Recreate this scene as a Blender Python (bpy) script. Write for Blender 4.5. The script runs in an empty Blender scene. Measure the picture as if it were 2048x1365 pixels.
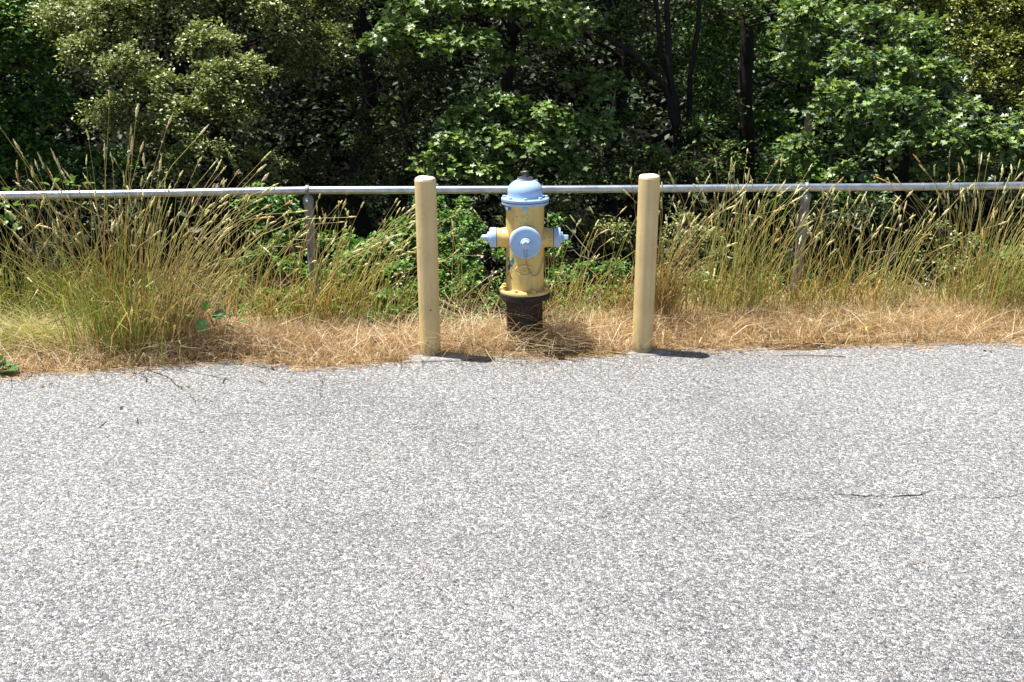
import bpy, bmesh, math
import numpy as np
from mathutils import Vector, Matrix

rng = np.random.default_rng(11)
S = bpy.context.scene
C = S.collection
R = math.radians

# ------------------------------------------------------------------ camera, light, exposure
CAM_H, PITCH, F = 1.7, R(17.0), 35.0 / 36.0 * 2048.0
cam = bpy.data.cameras.new('camera')
cam.lens = 35.0; cam.sensor_width = 36.0; cam.clip_start = 0.05; cam.clip_end = 500
co = bpy.data.objects.new('camera', cam); C.objects.link(co)
co.location = (0, 0, CAM_H); co.rotation_euler = (R(90) - PITCH, 0, 0)
S.camera = co

SUN_DIR = Vector((-0.30, 0.075, 0.95)).normalized()      # towards the sun: high, from the left
sun_el = math.asin(SUN_DIR.z); sun_az = math.atan2(SUN_DIR.x, SUN_DIR.y)
W = bpy.data.worlds.new('World'); S.world = W; W.use_nodes = True
wn = W.node_tree.nodes; wn.clear()
sky = wn.new('ShaderNodeTexSky'); sky.sky_type = 'NISHITA'; sky.sun_disc = False
sky.sun_elevation = sun_el; sky.sun_rotation = sun_az % (2 * math.pi)
bg = wn.new('ShaderNodeBackground'); bg.inputs['Strength'].default_value = 0.05
wo = wn.new('ShaderNodeOutputWorld')
W.node_tree.links.new(sky.outputs[0], bg.inputs[0]); W.node_tree.links.new(bg.outputs[0], wo.inputs[0])
sl = bpy.data.lights.new('sun', 'SUN'); sl.energy = 5.0; sl.angle = R(0.53); sl.color = (1.0, 0.965, 0.915)
so = bpy.data.objects.new('sun', sl); C.objects.link(so)
so.rotation_euler = (-SUN_DIR).to_track_quat('-Z', 'Y').to_euler(); so.location = (-3, 1, 12)
S.view_settings.view_transform = 'Standard'; S.view_settings.look = 'None'
S.view_settings.exposure = 1.08; S.view_settings.gamma = 1.0
S.view_settings.use_curve_mapping = False

# ------------------------------------------------------------------ helpers
def P(px, py, Y):
    """world point seen at photo pixel (px,py) on the vertical plane y=Y"""
    u = (px - 1024) / F; v = (py - 682.5) / F
    dy = math.cos(PITCH) - v * math.sin(PITCH); dz = -math.sin(PITCH) - v * math.cos(PITCH)
    t = Y / dy
    return Vector((u * t, Y, CAM_H + dz * t))

def G(px, py, z=0.0):
    """world point seen at photo pixel on the horizontal plane z"""
    u = (px - 1024) / F; v = (py - 682.5) / F
    dy = math.cos(PITCH) - v * math.sin(PITCH); dz = -math.sin(PITCH) - v * math.cos(PITCH)
    t = (z - CAM_H) / dz
    return Vector((u * t, dy * t, z))

def tag(o, label=None, cat=None, group=None, kind=None):
    if label: o['label'] = label
    if cat: o['category'] = cat
    if group: o['group'] = group
    if kind: o['kind'] = kind
    return o

def empty(name, loc=(0, 0, 0)):
    o = bpy.data.objects.new(name, None); o.empty_display_size = 0.1
    C.objects.link(o); o.location = loc
    return o

def link(name, me, mat=None, parent=None):
    o = bpy.data.objects.new(name, me); C.objects.link(o)
    if mat and not me.materials: me.materials.append(mat)
    if parent: o.parent = parent
    return o

def mesh_np(name, V, T, col=None, smooth=False):
    """V (n,3), T (m,k) all faces with k corners, col (n,3)"""
    V = np.asarray(V, np.float32); T = np.asarray(T, np.int32)
    me = bpy.data.meshes.new(name)
    me.vertices.add(len(V)); me.vertices.foreach_set('co', V.ravel())
    k = T.shape[1]
    me.loops.add(T.size); me.loops.foreach_set('vertex_index', T.ravel())
    me.polygons.add(len(T)); me.polygons.foreach_set('loop_start', np.arange(0, T.size, k, dtype=np.int32))
    if smooth: me.polygons.foreach_set('use_smooth', np.ones(len(T), bool))
    if col is not None:
        a = me.color_attributes.new('Col', 'FLOAT_COLOR', 'POINT')
        a.data.foreach_set('color', np.concatenate([col, np.ones((len(V), 1))], 1).astype(np.float32).ravel())
    me.update(calc_edges=True)
    return me

def bm_mesh(name, bm, smooth=True, angle=35):
    me = bpy.data.meshes.new(name)
    bmesh.ops.recalc_face_normals(bm, faces=bm.faces)
    for f in bm.faces: f.smooth = smooth
    bm.to_mesh(me); bm.free()
    if smooth: me.set_sharp_from_angle(angle=R(angle))
    return me

def lathe(bm, prof, seg=56, M=Matrix()):
    rings = []
    for r, z in prof:
        if r < 1e-6: rings.append([bm.verts.new(M @ Vector((0, 0, z)))])
        else: rings.append([bm.verts.new(M @ Vector((r * math.cos(2 * math.pi * i / seg), r * math.sin(2 * math.pi * i / seg), z))) for i in range(seg)])
    for a, b in zip(rings, rings[1:]):
        for i in range(seg):
            j = (i + 1) % seg
            if len(a) == 1 and len(b) > 1: bm.faces.new((a[0], b[i], b[j]))
            elif len(b) == 1 and len(a) > 1: bm.faces.new((a[i], b[0], a[j]))
            elif len(a) > 1: bm.faces.new((a[i], b[i], b[j], a[j]))
    return bm

def tube(bm, pts, rad, seg=8, cap=True):
    pts = [Vector(p) for p in pts]; n = len(pts)
    if not hasattr(rad, '__len__'): rad = [rad] * n
    rings = []; prev = None
    for i, p in enumerate(pts):
        t = (pts[min(i + 1, n - 1)] - pts[max(i - 1, 0)]).normalized()
        ref = prev if prev is not None else (Vector((0, 0, 1)) if abs(t.z) < .9 else Vector((1, 0, 0)))
        a = (ref - t * ref.dot(t)).normalized(); b = t.cross(a); prev = a
        rings.append([bm.verts.new(p + (a * math.cos(2 * math.pi * k / seg) + b * math.sin(2 * math.pi * k / seg)) * rad[i]) for k in range(seg)])
    for a, b in zip(rings, rings[1:]):
        for k in range(seg): bm.faces.new((a[k], a[(k + 1) % seg], b[(k + 1) % seg], b[k]))
    if cap: bm.faces.new(rings[0]); bm.faces.new(rings[-1])
    return bm

def box(bm, c, s, M=Matrix(), bev=0.0):
    r = bmesh.ops.create_cube(bm, size=1.0, matrix=M @ Matrix.Translation(c) @ Matrix.Diagonal((s[0], s[1], s[2], 1)))
    if bev:
        es = list({e for v in r['verts'] for e in v.link_edges})
        bmesh.ops.bevel(bm, geom=es, offset=bev, segments=2, affect='EDGES')

def nrm(a): return a / np.maximum(np.linalg.norm(a, axis=-1, keepdims=True), 1e-9)

def vnoise(x, y, seed=0):
    """smooth value noise 0..1"""
    x = np.asarray(x, float); y = np.asarray(y, float)
    xi = np.floor(x).astype(int); yi = np.floor(y).astype(int); fx = x - xi; fy = y - yi
    h = lambda a, b: (np.sin(a * 127.1 + b * 311.7 + seed * 74.7) * 43758.5453) % 1.0
    fx = fx * fx * (3 - 2 * fx); fy = fy * fy * (3 - 2 * fy)
    return (h(xi, yi) * (1 - fx) + h(xi + 1, yi) * fx) * (1 - fy) + (h(xi, yi + 1) * (1 - fx) + h(xi + 1, yi + 1) * fx) * fy

# ------------------------------------------------------------------ materials
class NT:
    def __init__(s, name):
        s.m = bpy.data.materials.new(name); s.m.use_nodes = True
        s.t = s.m.node_tree; s.t.nodes.clear()
        s.out = s.t.nodes.new('ShaderNodeOutputMaterial')
    def n(s, typ, **kw):
        nd = s.t.nodes.new(typ)
        for k, v in kw.items():
            if k.startswith('_'): setattr(nd, k[1:], v)
            else: nd.inputs[k.replace('__', ' ')].default_value = v
        return nd
    def l(s, a, b): s.t.links.new(a, b)
    def ramp(s, fac, stops, interp='LINEAR'):
        r = s.t.nodes.new('ShaderNodeValToRGB'); r.color_ramp.interpolation = interp
        e = r.color_ramp.elements
        while len(e) > 1: e.remove(e[-1])
        e[0].position = stops[0][0]; e[0].color = (*stops[0][1], 1)
        for p, c in stops[1:]:
            x = e.new(p); x.color = (*c, 1)
        s.l(fac, r.inputs[0]); return r
    def mix(s, fac, a, b, blend='MIX'):
        m = s.t.nodes.new('ShaderNodeMix'); m.data_type = 'RGBA'; m.blend_type = blend
        for i, v in ((0, fac), (6, a), (7, b)):
            if hasattr(v, 'links'): s.l(v, m.inputs[i])
            elif i == 0: m.inputs[0].default_value = v
            else: m.inputs[i].default_value = (*v, 1)
        return m.outputs[2]
    def math(s, op, a, b=0.0):
        m = s.t.nodes.new('ShaderNodeMath'); m.operation = op
        for i, v in ((0, a), (1, b)):
            if hasattr(v, 'links'): s.l(v, m.inputs[i])
            else: m.inputs[i].default_value = v
        return m.outputs[0]

def g3(v): return (v, v, v)

def leaf_mat(name, rough=0.42, spec=0.5, trans=0.3, tint=(1.25, 1.35, 0.5)):
    k = NT(name)
    at = k.n('ShaderNodeAttribute', _attribute_name='Col')
    p = k.n('ShaderNodeBsdfPrincipled', Roughness=rough); p.inputs['Specular IOR Level'].default_value = spec
    k.l(at.outputs['Color'], p.inputs['Base Color'])
    tr = k.n('ShaderNodeBsdfTranslucent')
    k.l(k.mix(1.0, at.outputs['Color'], tint, 'MULTIPLY'), tr.inputs['Color'])
    mx = k.n('ShaderNodeMixShader'); mx.inputs[0].default_value = trans
    k.l(p.outputs[0], mx.inputs[1]); k.l(tr.outputs[0], mx.inputs[2]); k.l(mx.outputs[0], k.out.inputs[0])
    return k.m

M_leaf = leaf_mat('leaf', 0.45, 0.35, 0.26)
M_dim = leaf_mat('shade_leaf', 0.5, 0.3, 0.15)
M_gloss = leaf_mat('glossy_leaf', 0.40, 0.45, 0.2)
M_grass = leaf_mat('grass_blade', 0.5, 0.4, 0.3, (1.2, 1.1, 0.6))
M_straw = leaf_mat('straw', 0.55, 0.35, 0.25, (1.1, 1.0, 0.8))
M_flower = leaf_mat('petal', 0.6, 0.2, 0.35, (1, 1, 1))

def simple(name, col, rough=0.6, metal=0.0, nscale=12, var=0.25, bump=0.1, bscale=60):
    k = NT(name); tc = k.n('ShaderNodeTexCoord')
    nz = k.n('ShaderNodeTexNoise', Scale=nscale, Detail=6.0); k.l(tc.outputs['Object'], nz.inputs['Vector'])
    lo = tuple(c * (1 - var) for c in col); hi = tuple(min(1, c * (1 + var)) for c in col)
    r = k.ramp(nz.outputs[0], [(0.3, lo), (0.7, hi)])
    p = k.n('ShaderNodeBsdfPrincipled', Roughness=rough, Metallic=metal)
    k.l(r.outputs[0], p.inputs['Base Color'])
    if bump:
        n2 = k.n('ShaderNodeTexNoise', Scale=bscale, Detail=5.0); k.l(tc.outputs['Object'], n2.inputs['Vector'])
        b = k.n('ShaderNodeBump', Strength=bump, Distance=0.004); k.l(n2.outputs[0], b.inputs['Height']); k.l(b.outputs[0], p.inputs['Normal'])
    k.l(p.outputs[0], k.out.inputs[0]); return k.m

def paint(name, col, chip=(0.08, 0.07, 0.06), rough=0.42, amount=0.73, dirt=0.25, dirtcol=(0.30, 0.24, 0.15), bump=0.12, splash=False):
    """old brushed paint: fading, streaks, small chips"""
    k = NT(name); tc = k.n('ShaderNodeTexCoord')
    o = tc.outputs['Object']
    n1 = k.n('ShaderNodeTexNoise', Scale=5.0, Detail=6.0); k.l(o, n1.inputs[0])
    base = k.ramp(n1.outputs[0], [(0.3, tuple(c * .86 for c in col)), (0.7, tuple(min(1, c * 1.1) for c in col))]).outputs[0]
    mp = k.n('ShaderNodeMapping'); mp.inputs['Scale'].default_value = (38, 38, 2.2); k.l(o, mp.inputs[0])
    n2 = k.n('ShaderNodeTexNoise', Scale=1.0, Detail=4.0); k.l(mp.outputs[0], n2.inputs[0])
    st = k.ramp(n2.outputs[0], [(0.52, g3(0)), (0.75, g3(1))]).outputs[0]
    base = k.mix(k.math('MULTIPLY', st, dirt), base, dirtcol)
    n3 = k.n('ShaderNodeTexNoise', Scale=70.0, Detail=3.0, Roughness=0.65); k.l(o, n3.inputs[0])
    n4 = k.n('ShaderNodeTexNoise', Scale=9.0, Detail=2.0); k.l(o, n4.inputs[0])
    ch = k.ramp(k.math('ADD', k.math('MULTIPLY', n3.outputs[0], .62), k.math('MULTIPLY', n4.outputs[0], .38)),
                [(amount - .09, g3(0)), (amount - .07, g3(1))]).outputs[0]
    base = k.mix(ch, base, chip)
    p = k.n('ShaderNodeBsdfPrincipled', Roughness=rough); k.l(base, p.inputs['Base Color'])
    rr = k.ramp(n1.outputs[0], [(0.3, g3(rough - .08)), (0.7, g3(rough + .12))]); k.l(rr.outputs[0], p.inputs['Roughness'])
    if splash:
        sx = k.n('ShaderNodeSeparateXYZ'); k.l(o, sx.inputs[0])
        zf = k.ramp(sx.outputs[2], [(0.0, g3(1)), (.16, g3(0))]).outputs[0]
        n6 = k.n('ShaderNodeTexNoise', Scale=26.0, Detail=6.0, Roughness=.7); k.l(o, n6.inputs[0])
        sp = k.ramp(k.math('ADD', k.math('MULTIPLY', zf, .42), k.math('MULTIPLY', n6.outputs[0], .62)), [(.52, g3(0)), (.66, g3(.7))]).outputs[0]
        base = k.mix(sp, base, (.20, .14, .085))
        # a long greyish rub mark down one side
        k.t.links.new(base, p.inputs['Base Color']) if False else None
        n7 = k.n('ShaderNodeTexNoise', Scale=150.0, Detail=4.0); k.l(o, n7.inputs[0])
        n8 = k.n('ShaderNodeTexNoise', Scale=6.0, Detail=3.0); k.l(o, n8.inputs[0])
        sc2 = k.ramp(k.math('ADD', k.math('MULTIPLY', n7.outputs[0], .5), k.math('MULTIPLY', n8.outputs[0], .5)), [(.60, g3(0)), (.63, g3(.4))]).outputs[0]
        base = k.mix(sc2, base, (.30, .22, .13))
        k.l(base, p.inputs['Base Color'])
    n5 = k.n('ShaderNodeTexNoise', Scale=45.0, Detail=4.0); k.l(o, n5.inputs[0])
    h = k.math('SUBTRACT', n5.outputs[0], k.math('MULTIPLY', ch, .5))
    b = k.n('ShaderNodeBump', Strength=bump, Distance=0.003); k.l(h, b.inputs['Height']); k.l(b.outputs[0], p.inputs['Normal'])
    k.l(p.outputs[0], k.out.inputs[0]); return k.m

M_yellow = paint('bollard_yellow_paint', (0.72, 0.545, 0.26), dirt=0.35, dirtcol=(0.40, 0.32, 0.22), amount=.755, bump=.2, splash=True)
M_hyd = paint('hydrant_yellow_paint', (0.68, 0.505, 0.18), chip=(.16, .08, .04), rough=.4, dirt=.4, dirtcol=(.36, .23, .10), amount=.735, bump=.3)
M_blue = paint('hydrant_blue_paint', (0.37, 0.54, 0.80), chip=(0.60, 0.46, 0.24), rough=.34, dirt=.35, dirtcol=(.40, .48, .58), amount=.70, bump=.3)
M_black = paint('rusty_black_iron', (0.011, 0.009, 0.008), chip=(.07, .03, .015), rough=.78, dirt=.5, dirtcol=(.05, .025, .014), amount=.62, bump=.8)
M_nut = simple('bare_brass_nut', (0.11, 0.10, 0.095), .45, .6, 30, .4, .2)
M_chain = simple('dull_steel', (0.30, 0.30, 0.30), .45, .8, 60, .3, 0)
M_rustchain = simple('rusty_chain', (0.25, 0.12, 0.045), .8, .1, 60, .4, 0)
M_galv = simple('galvanised_steel', (0.50, 0.55, 0.60), .33, .8, 18, .25, .12, 120)
M_galvd = simple('weathered_galvanised_steel', (0.27, 0.265, 0.25), .6, .3, 30, .25, .15)
M_conc = simple('concrete', (0.27, 0.26, 0.245), .9, 0, 22, .3, .5, 160)
M_bark = simple('bark', (0.016, 0.012, 0.009), .9, 0, 9, .55, 1.0, 26)
M_twig = simple('twig_bark', (0.14, 0.11, 0.085), .85, 0, 9, .4, .2)
M_cone = simple('pine_cone_scale', (0.16, 0.085, 0.045), .75, 0, 60, .5, .3)
M_teal = simple('teal_paint', (0.0, 0.22, 0.27), .4, 0, 60, .2, 0)
M_red = simple('dark_red_paint', (0.10, 0.012, 0.012), .45, 0, 60, .3, 0)
M_white = simple('white_paint', (0.62, 0.60, 0.6), .5, 0, 60, .1, 0)
M_crack = simple('crack_dirt', (0.028, 0.024, 0.022), .95, 0, 80, .4, .4)
M_rustcrack = simple('rusty_crack', (0.16, 0.09, 0.045), .95, 0, 80, .4, .4)

def soil_mat():
    k = NT('leaf_littered_soil'); tc = k.n('ShaderNodeTexCoord'); o = tc.outputs['Object']
    n1 = k.n('ShaderNodeTexNoise', Scale=14.0, Detail=8.0, Roughness=.7); k.l(o, n1.inputs[0])
    a = k.ramp(n1.outputs[0], [(.3, (.035, .024, .014)), (.5, (.09, .06, .032)), (.68, (.20, .14, .075))]).outputs[0]
    # beyond the verge: humus, blackened to paint in the shade of the wood
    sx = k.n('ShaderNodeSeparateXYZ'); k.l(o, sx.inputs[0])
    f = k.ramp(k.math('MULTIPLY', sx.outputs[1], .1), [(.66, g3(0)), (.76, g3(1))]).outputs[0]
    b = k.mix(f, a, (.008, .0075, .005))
    p = k.n('ShaderNodeBsdfPrincipled', Roughness=1.0); p.inputs['Specular IOR Level'].default_value = .05; k.l(b, p.inputs['Base Color'])
    bp = k.n('ShaderNodeBump', Strength=.8, Distance=.02); k.l(n1.outputs[0], bp.inputs['Height']); k.l(bp.outputs[0], p.inputs['Normal'])
    k.l(p.outputs[0], k.out.inputs[0]); return k.m
M_soil = soil_mat()

def asphalt_mat():
    k = NT('exposed_aggregate_asphalt'); tc = k.n('ShaderNodeTexCoord'); o = tc.outputs['Object']
    dn = k.n('ShaderNodeTexNoise', Scale=120.0, Detail=2.0); k.l(o, dn.inputs[0])
    sub = k.n('ShaderNodeVectorMath', _operation='SUBTRACT'); k.l(dn.outputs['Color'], sub.inputs[0]); sub.inputs[1].default_value = (.5, .5, .5)
    sc = k.n('ShaderNodeVectorMath', _operation='SCALE'); k.l(sub.outputs[0], sc.inputs[0]); sc.inputs['Scale'].default_value = 0.0042
    ad = k.n('ShaderNodeVectorMath', _operation='ADD'); k.l(o, ad.inputs[0]); k.l(sc.outputs[0], ad.inputs[1])
    vec = ad.outputs[0]
    def stones(scale, lo, hi):
        v = k.n('ShaderNodeTexVoronoi', _voronoi_dimensions='2D', _feature='F1', Scale=scale); k.l(vec, v.inputs[0])
        e = k.n('ShaderNodeTexVoronoi', _voronoi_dimensions='2D', _feature='DISTANCE_TO_EDGE', Scale=scale); k.l(vec, e.inputs[0])
        s = k.n('ShaderNodeSeparateColor'); k.l(v.outputs['Color'], s.inputs[0])
        col = k.ramp(s.outputs[0], [(0, (.06, .065, .08)), (.07, (.13, .14, .155)), (.2, (.24, .235, .23)), (.40, (.37, .365, .36)),
                                    (.66, (.50, .495, .485)), (.88, (.64, .635, .625)), (1, (.80, .79, .775))]).outputs[0]
        warm = k.ramp(s.outputs[1], [(.975, g3(0)), (.99, g3(.6))]).outputs[0]
        col = k.mix(k.math('MULTIPLY', warm, .75), col, (.62, .36, .20))
        tan = k.ramp(s.outputs[2], [(.80, g3(0)), (1, g3(1))]).outputs[0]
        col = k.mix(k.math('MULTIPLY', tan, .35), col, (.50, .42, .32))
        edge = k.ramp(e.outputs[0], [(lo, g3(0)), (hi, g3(1))]).outputs[0]
        # each stone sits at its own height: some proud, some sunk in the binder
        hgt = k.math('MULTIPLY', k.ramp(e.outputs[0], [(0, g3(0)), (.25, g3(1))], 'EASE').outputs[0], k.math('ADD', s.outputs[1], .35))
        return col, edge, hgt
    c1, e1, h1 = stones(112.0, .010, .06)
    c2, e2, h2 = stones(225.0, .025, .10)
    mk = k.n('ShaderNodeTexNoise', Scale=55.0, Detail=2.0); k.l(o, mk.inputs[0])
    msk = k.ramp(mk.outputs[0], [(.50, g3(0)), (.53, g3(1))]).outputs[0]
    col = k.mix(msk, c1, c2); edge = k.mix(msk, e1, e2); hgt = k.mix(msk, h1, h2)
    col = k.mix(edge, (.12, .118, .115), col)
    gn = k.n('ShaderNodeTexNoise', Scale=420.0, Detail=2.0); k.l(o, gn.inputs[0])
    col = k.mix(.35, col, k.ramp(gn.outputs[0], [(.35, g3(.25)), (.65, g3(1.0))]).outputs[0], 'MULTIPLY')
    big = k.n('ShaderNodeTexNoise', Scale=.7, Detail=5.0, Roughness=.6); k.l(o, big.inputs[0])
    col = k.mix(1.0, col, k.ramp(big.outputs[0], [(.30, (.74, .745, .755)), (.48, (.94, .945, .955)), (.70, (1.06, 1.065, 1.075))]).outputs[0], 'MULTIPLY')
    p = k.n('ShaderNodeBsdfPrincipled', Roughness=.75); p.inputs['Specular IOR Level'].default_value = .35
    k.l(col, p.inputs['Base Color'])
    bp = k.n('ShaderNodeBump', Strength=.9, Distance=.0045); k.l(hgt, bp.inputs['Height']); k.l(bp.outputs[0], p.inputs['Normal'])
    k.l(p.outputs[0], k.out.inputs[0]); return k.m
M_road = asphalt_mat()

# ------------------------------------------------------------------ ground and road
EDGE_PX = [(-600, 800), (-200, 768), (0, 752), (120, 746), (230, 739), (330, 731), (480, 722), (600, 736), (700, 731), (790, 725), (850, 712), (1000, 708), (1080, 714), (1150, 716), (1230, 710),
           (1290, 701), (1400, 700), (1450, 702), (1500, 696), (1800, 690), (2048, 685), (2300, 680), (2700, 672)]
EP = np.array([[*G(a, b)[:2]] for a, b in EDGE_PX])
def edge_y(x):
    x = np.asarray(x, float)
    y = np.interp(x, EP[:, 0], EP[:, 1])
    y = np.where(x < EP[0, 0], EP[0, 1] + (x - EP[0, 0]) * .05, y)
    return np.where(x > EP[-1, 0], EP[-1, 1] + (x - EP[-1, 0]) * .05, y)

def ground_z(x, y):
    x = np.asarray(x, float); y = np.asarray(y, float)
    yy = y - .06 * x
    z = np.interp(yy, [-40, 4.6, 5.2, 5.6, 6.3, 7.2, 9, 12, 17, 24, 34, 60], [-.05, -.05, -.012, .0, -.03, -.6, -1.9, -2.7, -2.5, .3, 6.5, 16])
    z = z + np.where(yy > 5.3, (vnoise(x * 3, y * 3, 2) - .5) * .05, 0)
    return z + np.where(yy > 8, (vnoise(x * .5, y * .5, 5) - .5) * .9, 0)

xs = np.concatenate([np.linspace(-60, -7, 20), np.linspace(-6.8, 6.8, 110), np.linspace(7, 60, 20)])
ys = np.concatenate([np.linspace(-40, 4, 8), np.linspace(4.4, 9, 60), np.linspace(9.3, 60, 70)])
X, Y = np.meshgrid(xs, ys); Z = ground_z(X, Y)
nx, ny = len(xs), len(ys)
idx = np.arange(nx * ny).reshape(ny, nx)
Tq = np.stack([idx[:-1, :-1], idx[:-1, 1:], idx[1:, 1:], idx[1:, :-1]], -1).reshape(-1, 4)
link('ground', mesh_np('ground', np.stack([X, Y, Z], -1).reshape(-1, 3), Tq, smooth=True), M_soil)['kind'] = 'structure'

bm = bmesh.new()
xe = list(np.linspace(-40, -5, 16)) + list(np.arange(-4.8, 4.9, .035)) + list(np.linspace(5, 40, 16))
prev = None
for x in xe:
    y = float(edge_y(x)) + .03 + (float(vnoise(x * 9, 3.3)) - .5) * .05 + (float(vnoise(x * 34, 8.3)) - .5) * .018
    a = bm.verts.new((x, -30, 0)); b = bm.verts.new((x, y - .012, 0)); c = bm.verts.new((x, y, -.008)); d = bm.verts.new((x, y + .004, -.06))
    if prev:
        for i in range(3): bm.faces.new((prev[i], (a, b, c, d)[i], (a, b, c, d)[i + 1], prev[i + 1]))
    prev = (a, b, c, d)
road = link('road', bm_mesh('road', bm, False), M_road); road['kind'] = 'structure'

def crack(px_pts, width, mat, jag=.006, seg=.02):
    pts = [G(a, b, 0) for a, b in px_pts]; L = []
    for p, q in zip(pts, pts[1:]):
        n = max(2, int((q - p).length / seg))
        for i in range(n): L.append(p.lerp(q, i / n) + Vector((rng.normal(0, jag), rng.normal(0, jag), 0)))
    L.append(pts[-1])
    bm = bmesh.new(); pr = None; n = len(L)
    for i, p in enumerate(L):
        t = (L[min(i + 1, n - 1)] - L[max(i - 1, 0)]).normalized(); s = Vector((-t.y, t.x, 0))
        w = width * (.35 + .9 * rng.random()) * min(1, .25 + 4 * min(i, n - 1 - i) / n)
        a = bm.verts.new(p + s * w * .5 + Vector((0, 0, .003))); b = bm.verts.new(p - s * w * .5 + Vector((0, 0, .003)))
        if pr: bm.faces.new((pr[0], pr[1], b, a))
        pr = (a, b)
    link('crack', bm_mesh('crack', bm, False), mat, road)

for pts, w, m in [
    ([(1648, 990), (1690, 989), (1725, 994), (1765, 990)], .005, M_crack), ([(1690, 992), (1715, 999), (1755, 1010)], .003, M_rustcrack),
    ([(1758, 995), (1800, 994), (1835, 991), (1860, 983)], .0075, M_crack), ([(1885, 998), (1940, 997), (2000, 996), (2048, 990), (2120, 985)], .003, M_crack),
    ([(1480, 1006), (1540, 1004), (1590, 1001)], .003, M_crack), ([(1590, 1001), (1648, 990)], .002, M_crack), ([(1690, 990), (1765, 995)], .004, M_crack), ([(1860, 983), (1890, 997)], .0025, M_crack),
    ([(262, 742), (290, 752), (300, 772)], .005, M_crack), ([(290, 738), (335, 755), (370, 783)], .007, M_crack), ([(376, 790), (398, 812)], .004, M_crack),
    ([(140, 860), (152, 852)], .007, M_crack), ([(195, 858), (215, 843)], .0045, M_crack), ([(236, 822), (248, 813)], .012, M_crack),
    ([(274, 850), (275, 836)], .006, M_crack), ([(447, 768), (449, 756)], .007, M_crack), ([(512, 762), (532, 767)], .006, M_crack),
    ([(640, 800), (645, 765), (643, 752)], .0045, M_crack), ([(495, 745), (512, 747)], .006, M_crack), ([(405, 796), (428, 806)], .004, M_crack),
    ([(230, 852), (330, 842), (420, 836), (480, 828), (560, 830), (640, 826), (720, 822)], .0022, M_crack),
    ([(660, 772), (700, 765), (740, 758)], .003, M_rustcrack), ([(1490, 1070), (1530, 1056)], .0022, M_rustcrack), ([(1805, 1135), (1850, 1122)], .0025, M_rustcrack),
    ([(900, 1085), (930, 1080)], .0022, M_crack), ([(330, 1062), (360, 1070)], .0022, M_crack)]:
    crack(pts, w, m)

# ------------------------------------------------------------------ bollards and their concrete footings
def make_bollard(loc, h):
    t = empty('bollard', loc)
    r = .0575; bm = bmesh.new()
    lathe(bm, [(r, -.25), (r, h * .3), (r * 1.004, h * .5), (r, h * .8), (r, h - .006), (r - .003, h - .003)], 48)
    link('pipe', bm_mesh('pipe', bm), M_yellow, t)
    bm = bmesh.new()
    prof = [(r - .0025, h - .010), (r - .0008, h - .004), (r - .0022, h)] + [(r * math.cos(a) * .96, h + .017 * math.sin(a) ** .85) for a in np.linspace(.15, 1.5, 8)] + [(0, h + .0185)]
    lathe(bm, prof, 48)
    for v in bm.verts:
        d = .0025 * (float(vnoise(v.co.x * 60 + 5, v.co.y * 60 + 9)) - .5)
        if v.co.z > h + .002: v.co.z += d * 2
    link('domed_cap', bm_mesh('domed_cap', bm, angle=60), M_conc_y, t)
    for th, z, s in ((-1.75, .09, .006), (-1.35, .275, .007), (-1.2, .33, .003), (-2.2, .62, .004)):
        bm = bmesh.new(); vs = []
        for k in range(7):
            a = 2 * math.pi * k / 7; q = s * (0.6 + .7 * rng.random())
            tt = th + math.cos(a) * q / r * .7; zz = z + math.sin(a) * q
            vs.append(bm.verts.new((r * 1.012 * math.cos(tt), r * 1.012 * math.sin(tt), zz)))
        bm.faces.new(vs)
        link('paint_chip', bm_mesh('paint_chip', bm, False), M_chip, t)
    return t
M_conc_y = paint('painted_mortar_cap', (0.80, 0.69, 0.50), chip=(.40, .26, .15), rough=.8, dirt=.3, amount=.66, bump=.6)  # pale mortar colour, raised further to paint in sun on the top
M_chip = simple('bare_chip', (0.13, 0.11, 0.09), .8, 0, 50, .3, 0)
BL = G(861, 711); BRt = G(1284, 704)
hL = P(848, 352, BL.y).z - .018
b1 = make_bollard(BL, hL)
tag(b1, 'pale yellow round bollard standing left of the hydrant', 'bollard', 'bollards guarding the hydrant')
b1.rotation_euler = (0, R(-.25), 0)
b2 = b1.copy(); C.objects.link(b2); b2.location = BRt; b2.rotation_euler = (0, R(.6), R(70))
for ch in list(b1.children):
    c = ch.copy(); C.objects.link(c); c.parent = b2
b2['label'] = 'pale yellow round bollard standing right of the hydrant'
hR = P(1293, 348, BRt.y).z - .018
b2.scale = (1, 1, hR / hL)

def footing(c, rx, ry, label, seed):
    bm = bmesh.new(); n = 26
    rings = []
    for sc_, z in ((1, -.05), (1, .006), (.93, .012), (.0, .017)):
        ring = []
        if sc_ == 0: rings.append([bm.verts.new((0, 0, z))]); continue
        for k in range(n):
            a = 2 * math.pi * k / n; q = .85 + .3 * float(vnoise(k * .7 * (1 if k < n / 2 else 1), seed))
            q = q if k not in (0, n - 1) else .97
            ring.append(bm.verts.new((rx * sc_ * q * math.cos(a), ry * sc_ * q * math.sin(a), z)))
        rings.append(ring)
    for a, b in zip(rings, rings[1:]):
        for i in range(n):
            j = (i + 1) % n
            bm.faces.new((a[i], a[j], b[j], b[i]) if len(b) > 1 else (a[i], a[j], b[0]))
    o = link('concrete_footing', bm_mesh('concrete_footing', bm, True, 30), M_conc); o.location = c
    tag(o, label, 'footing', 'concrete footings of the bollards')
footing((BL.x + .05, BL.y - .045, -.002), .20, .075, 'grey concrete footing round the foot of the left bollard', 3)
footing((BRt.x + .03, BRt.y - .012, -.004), .14, .07, 'small grey concrete footing half under straw at the right bollard', 9)

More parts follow.
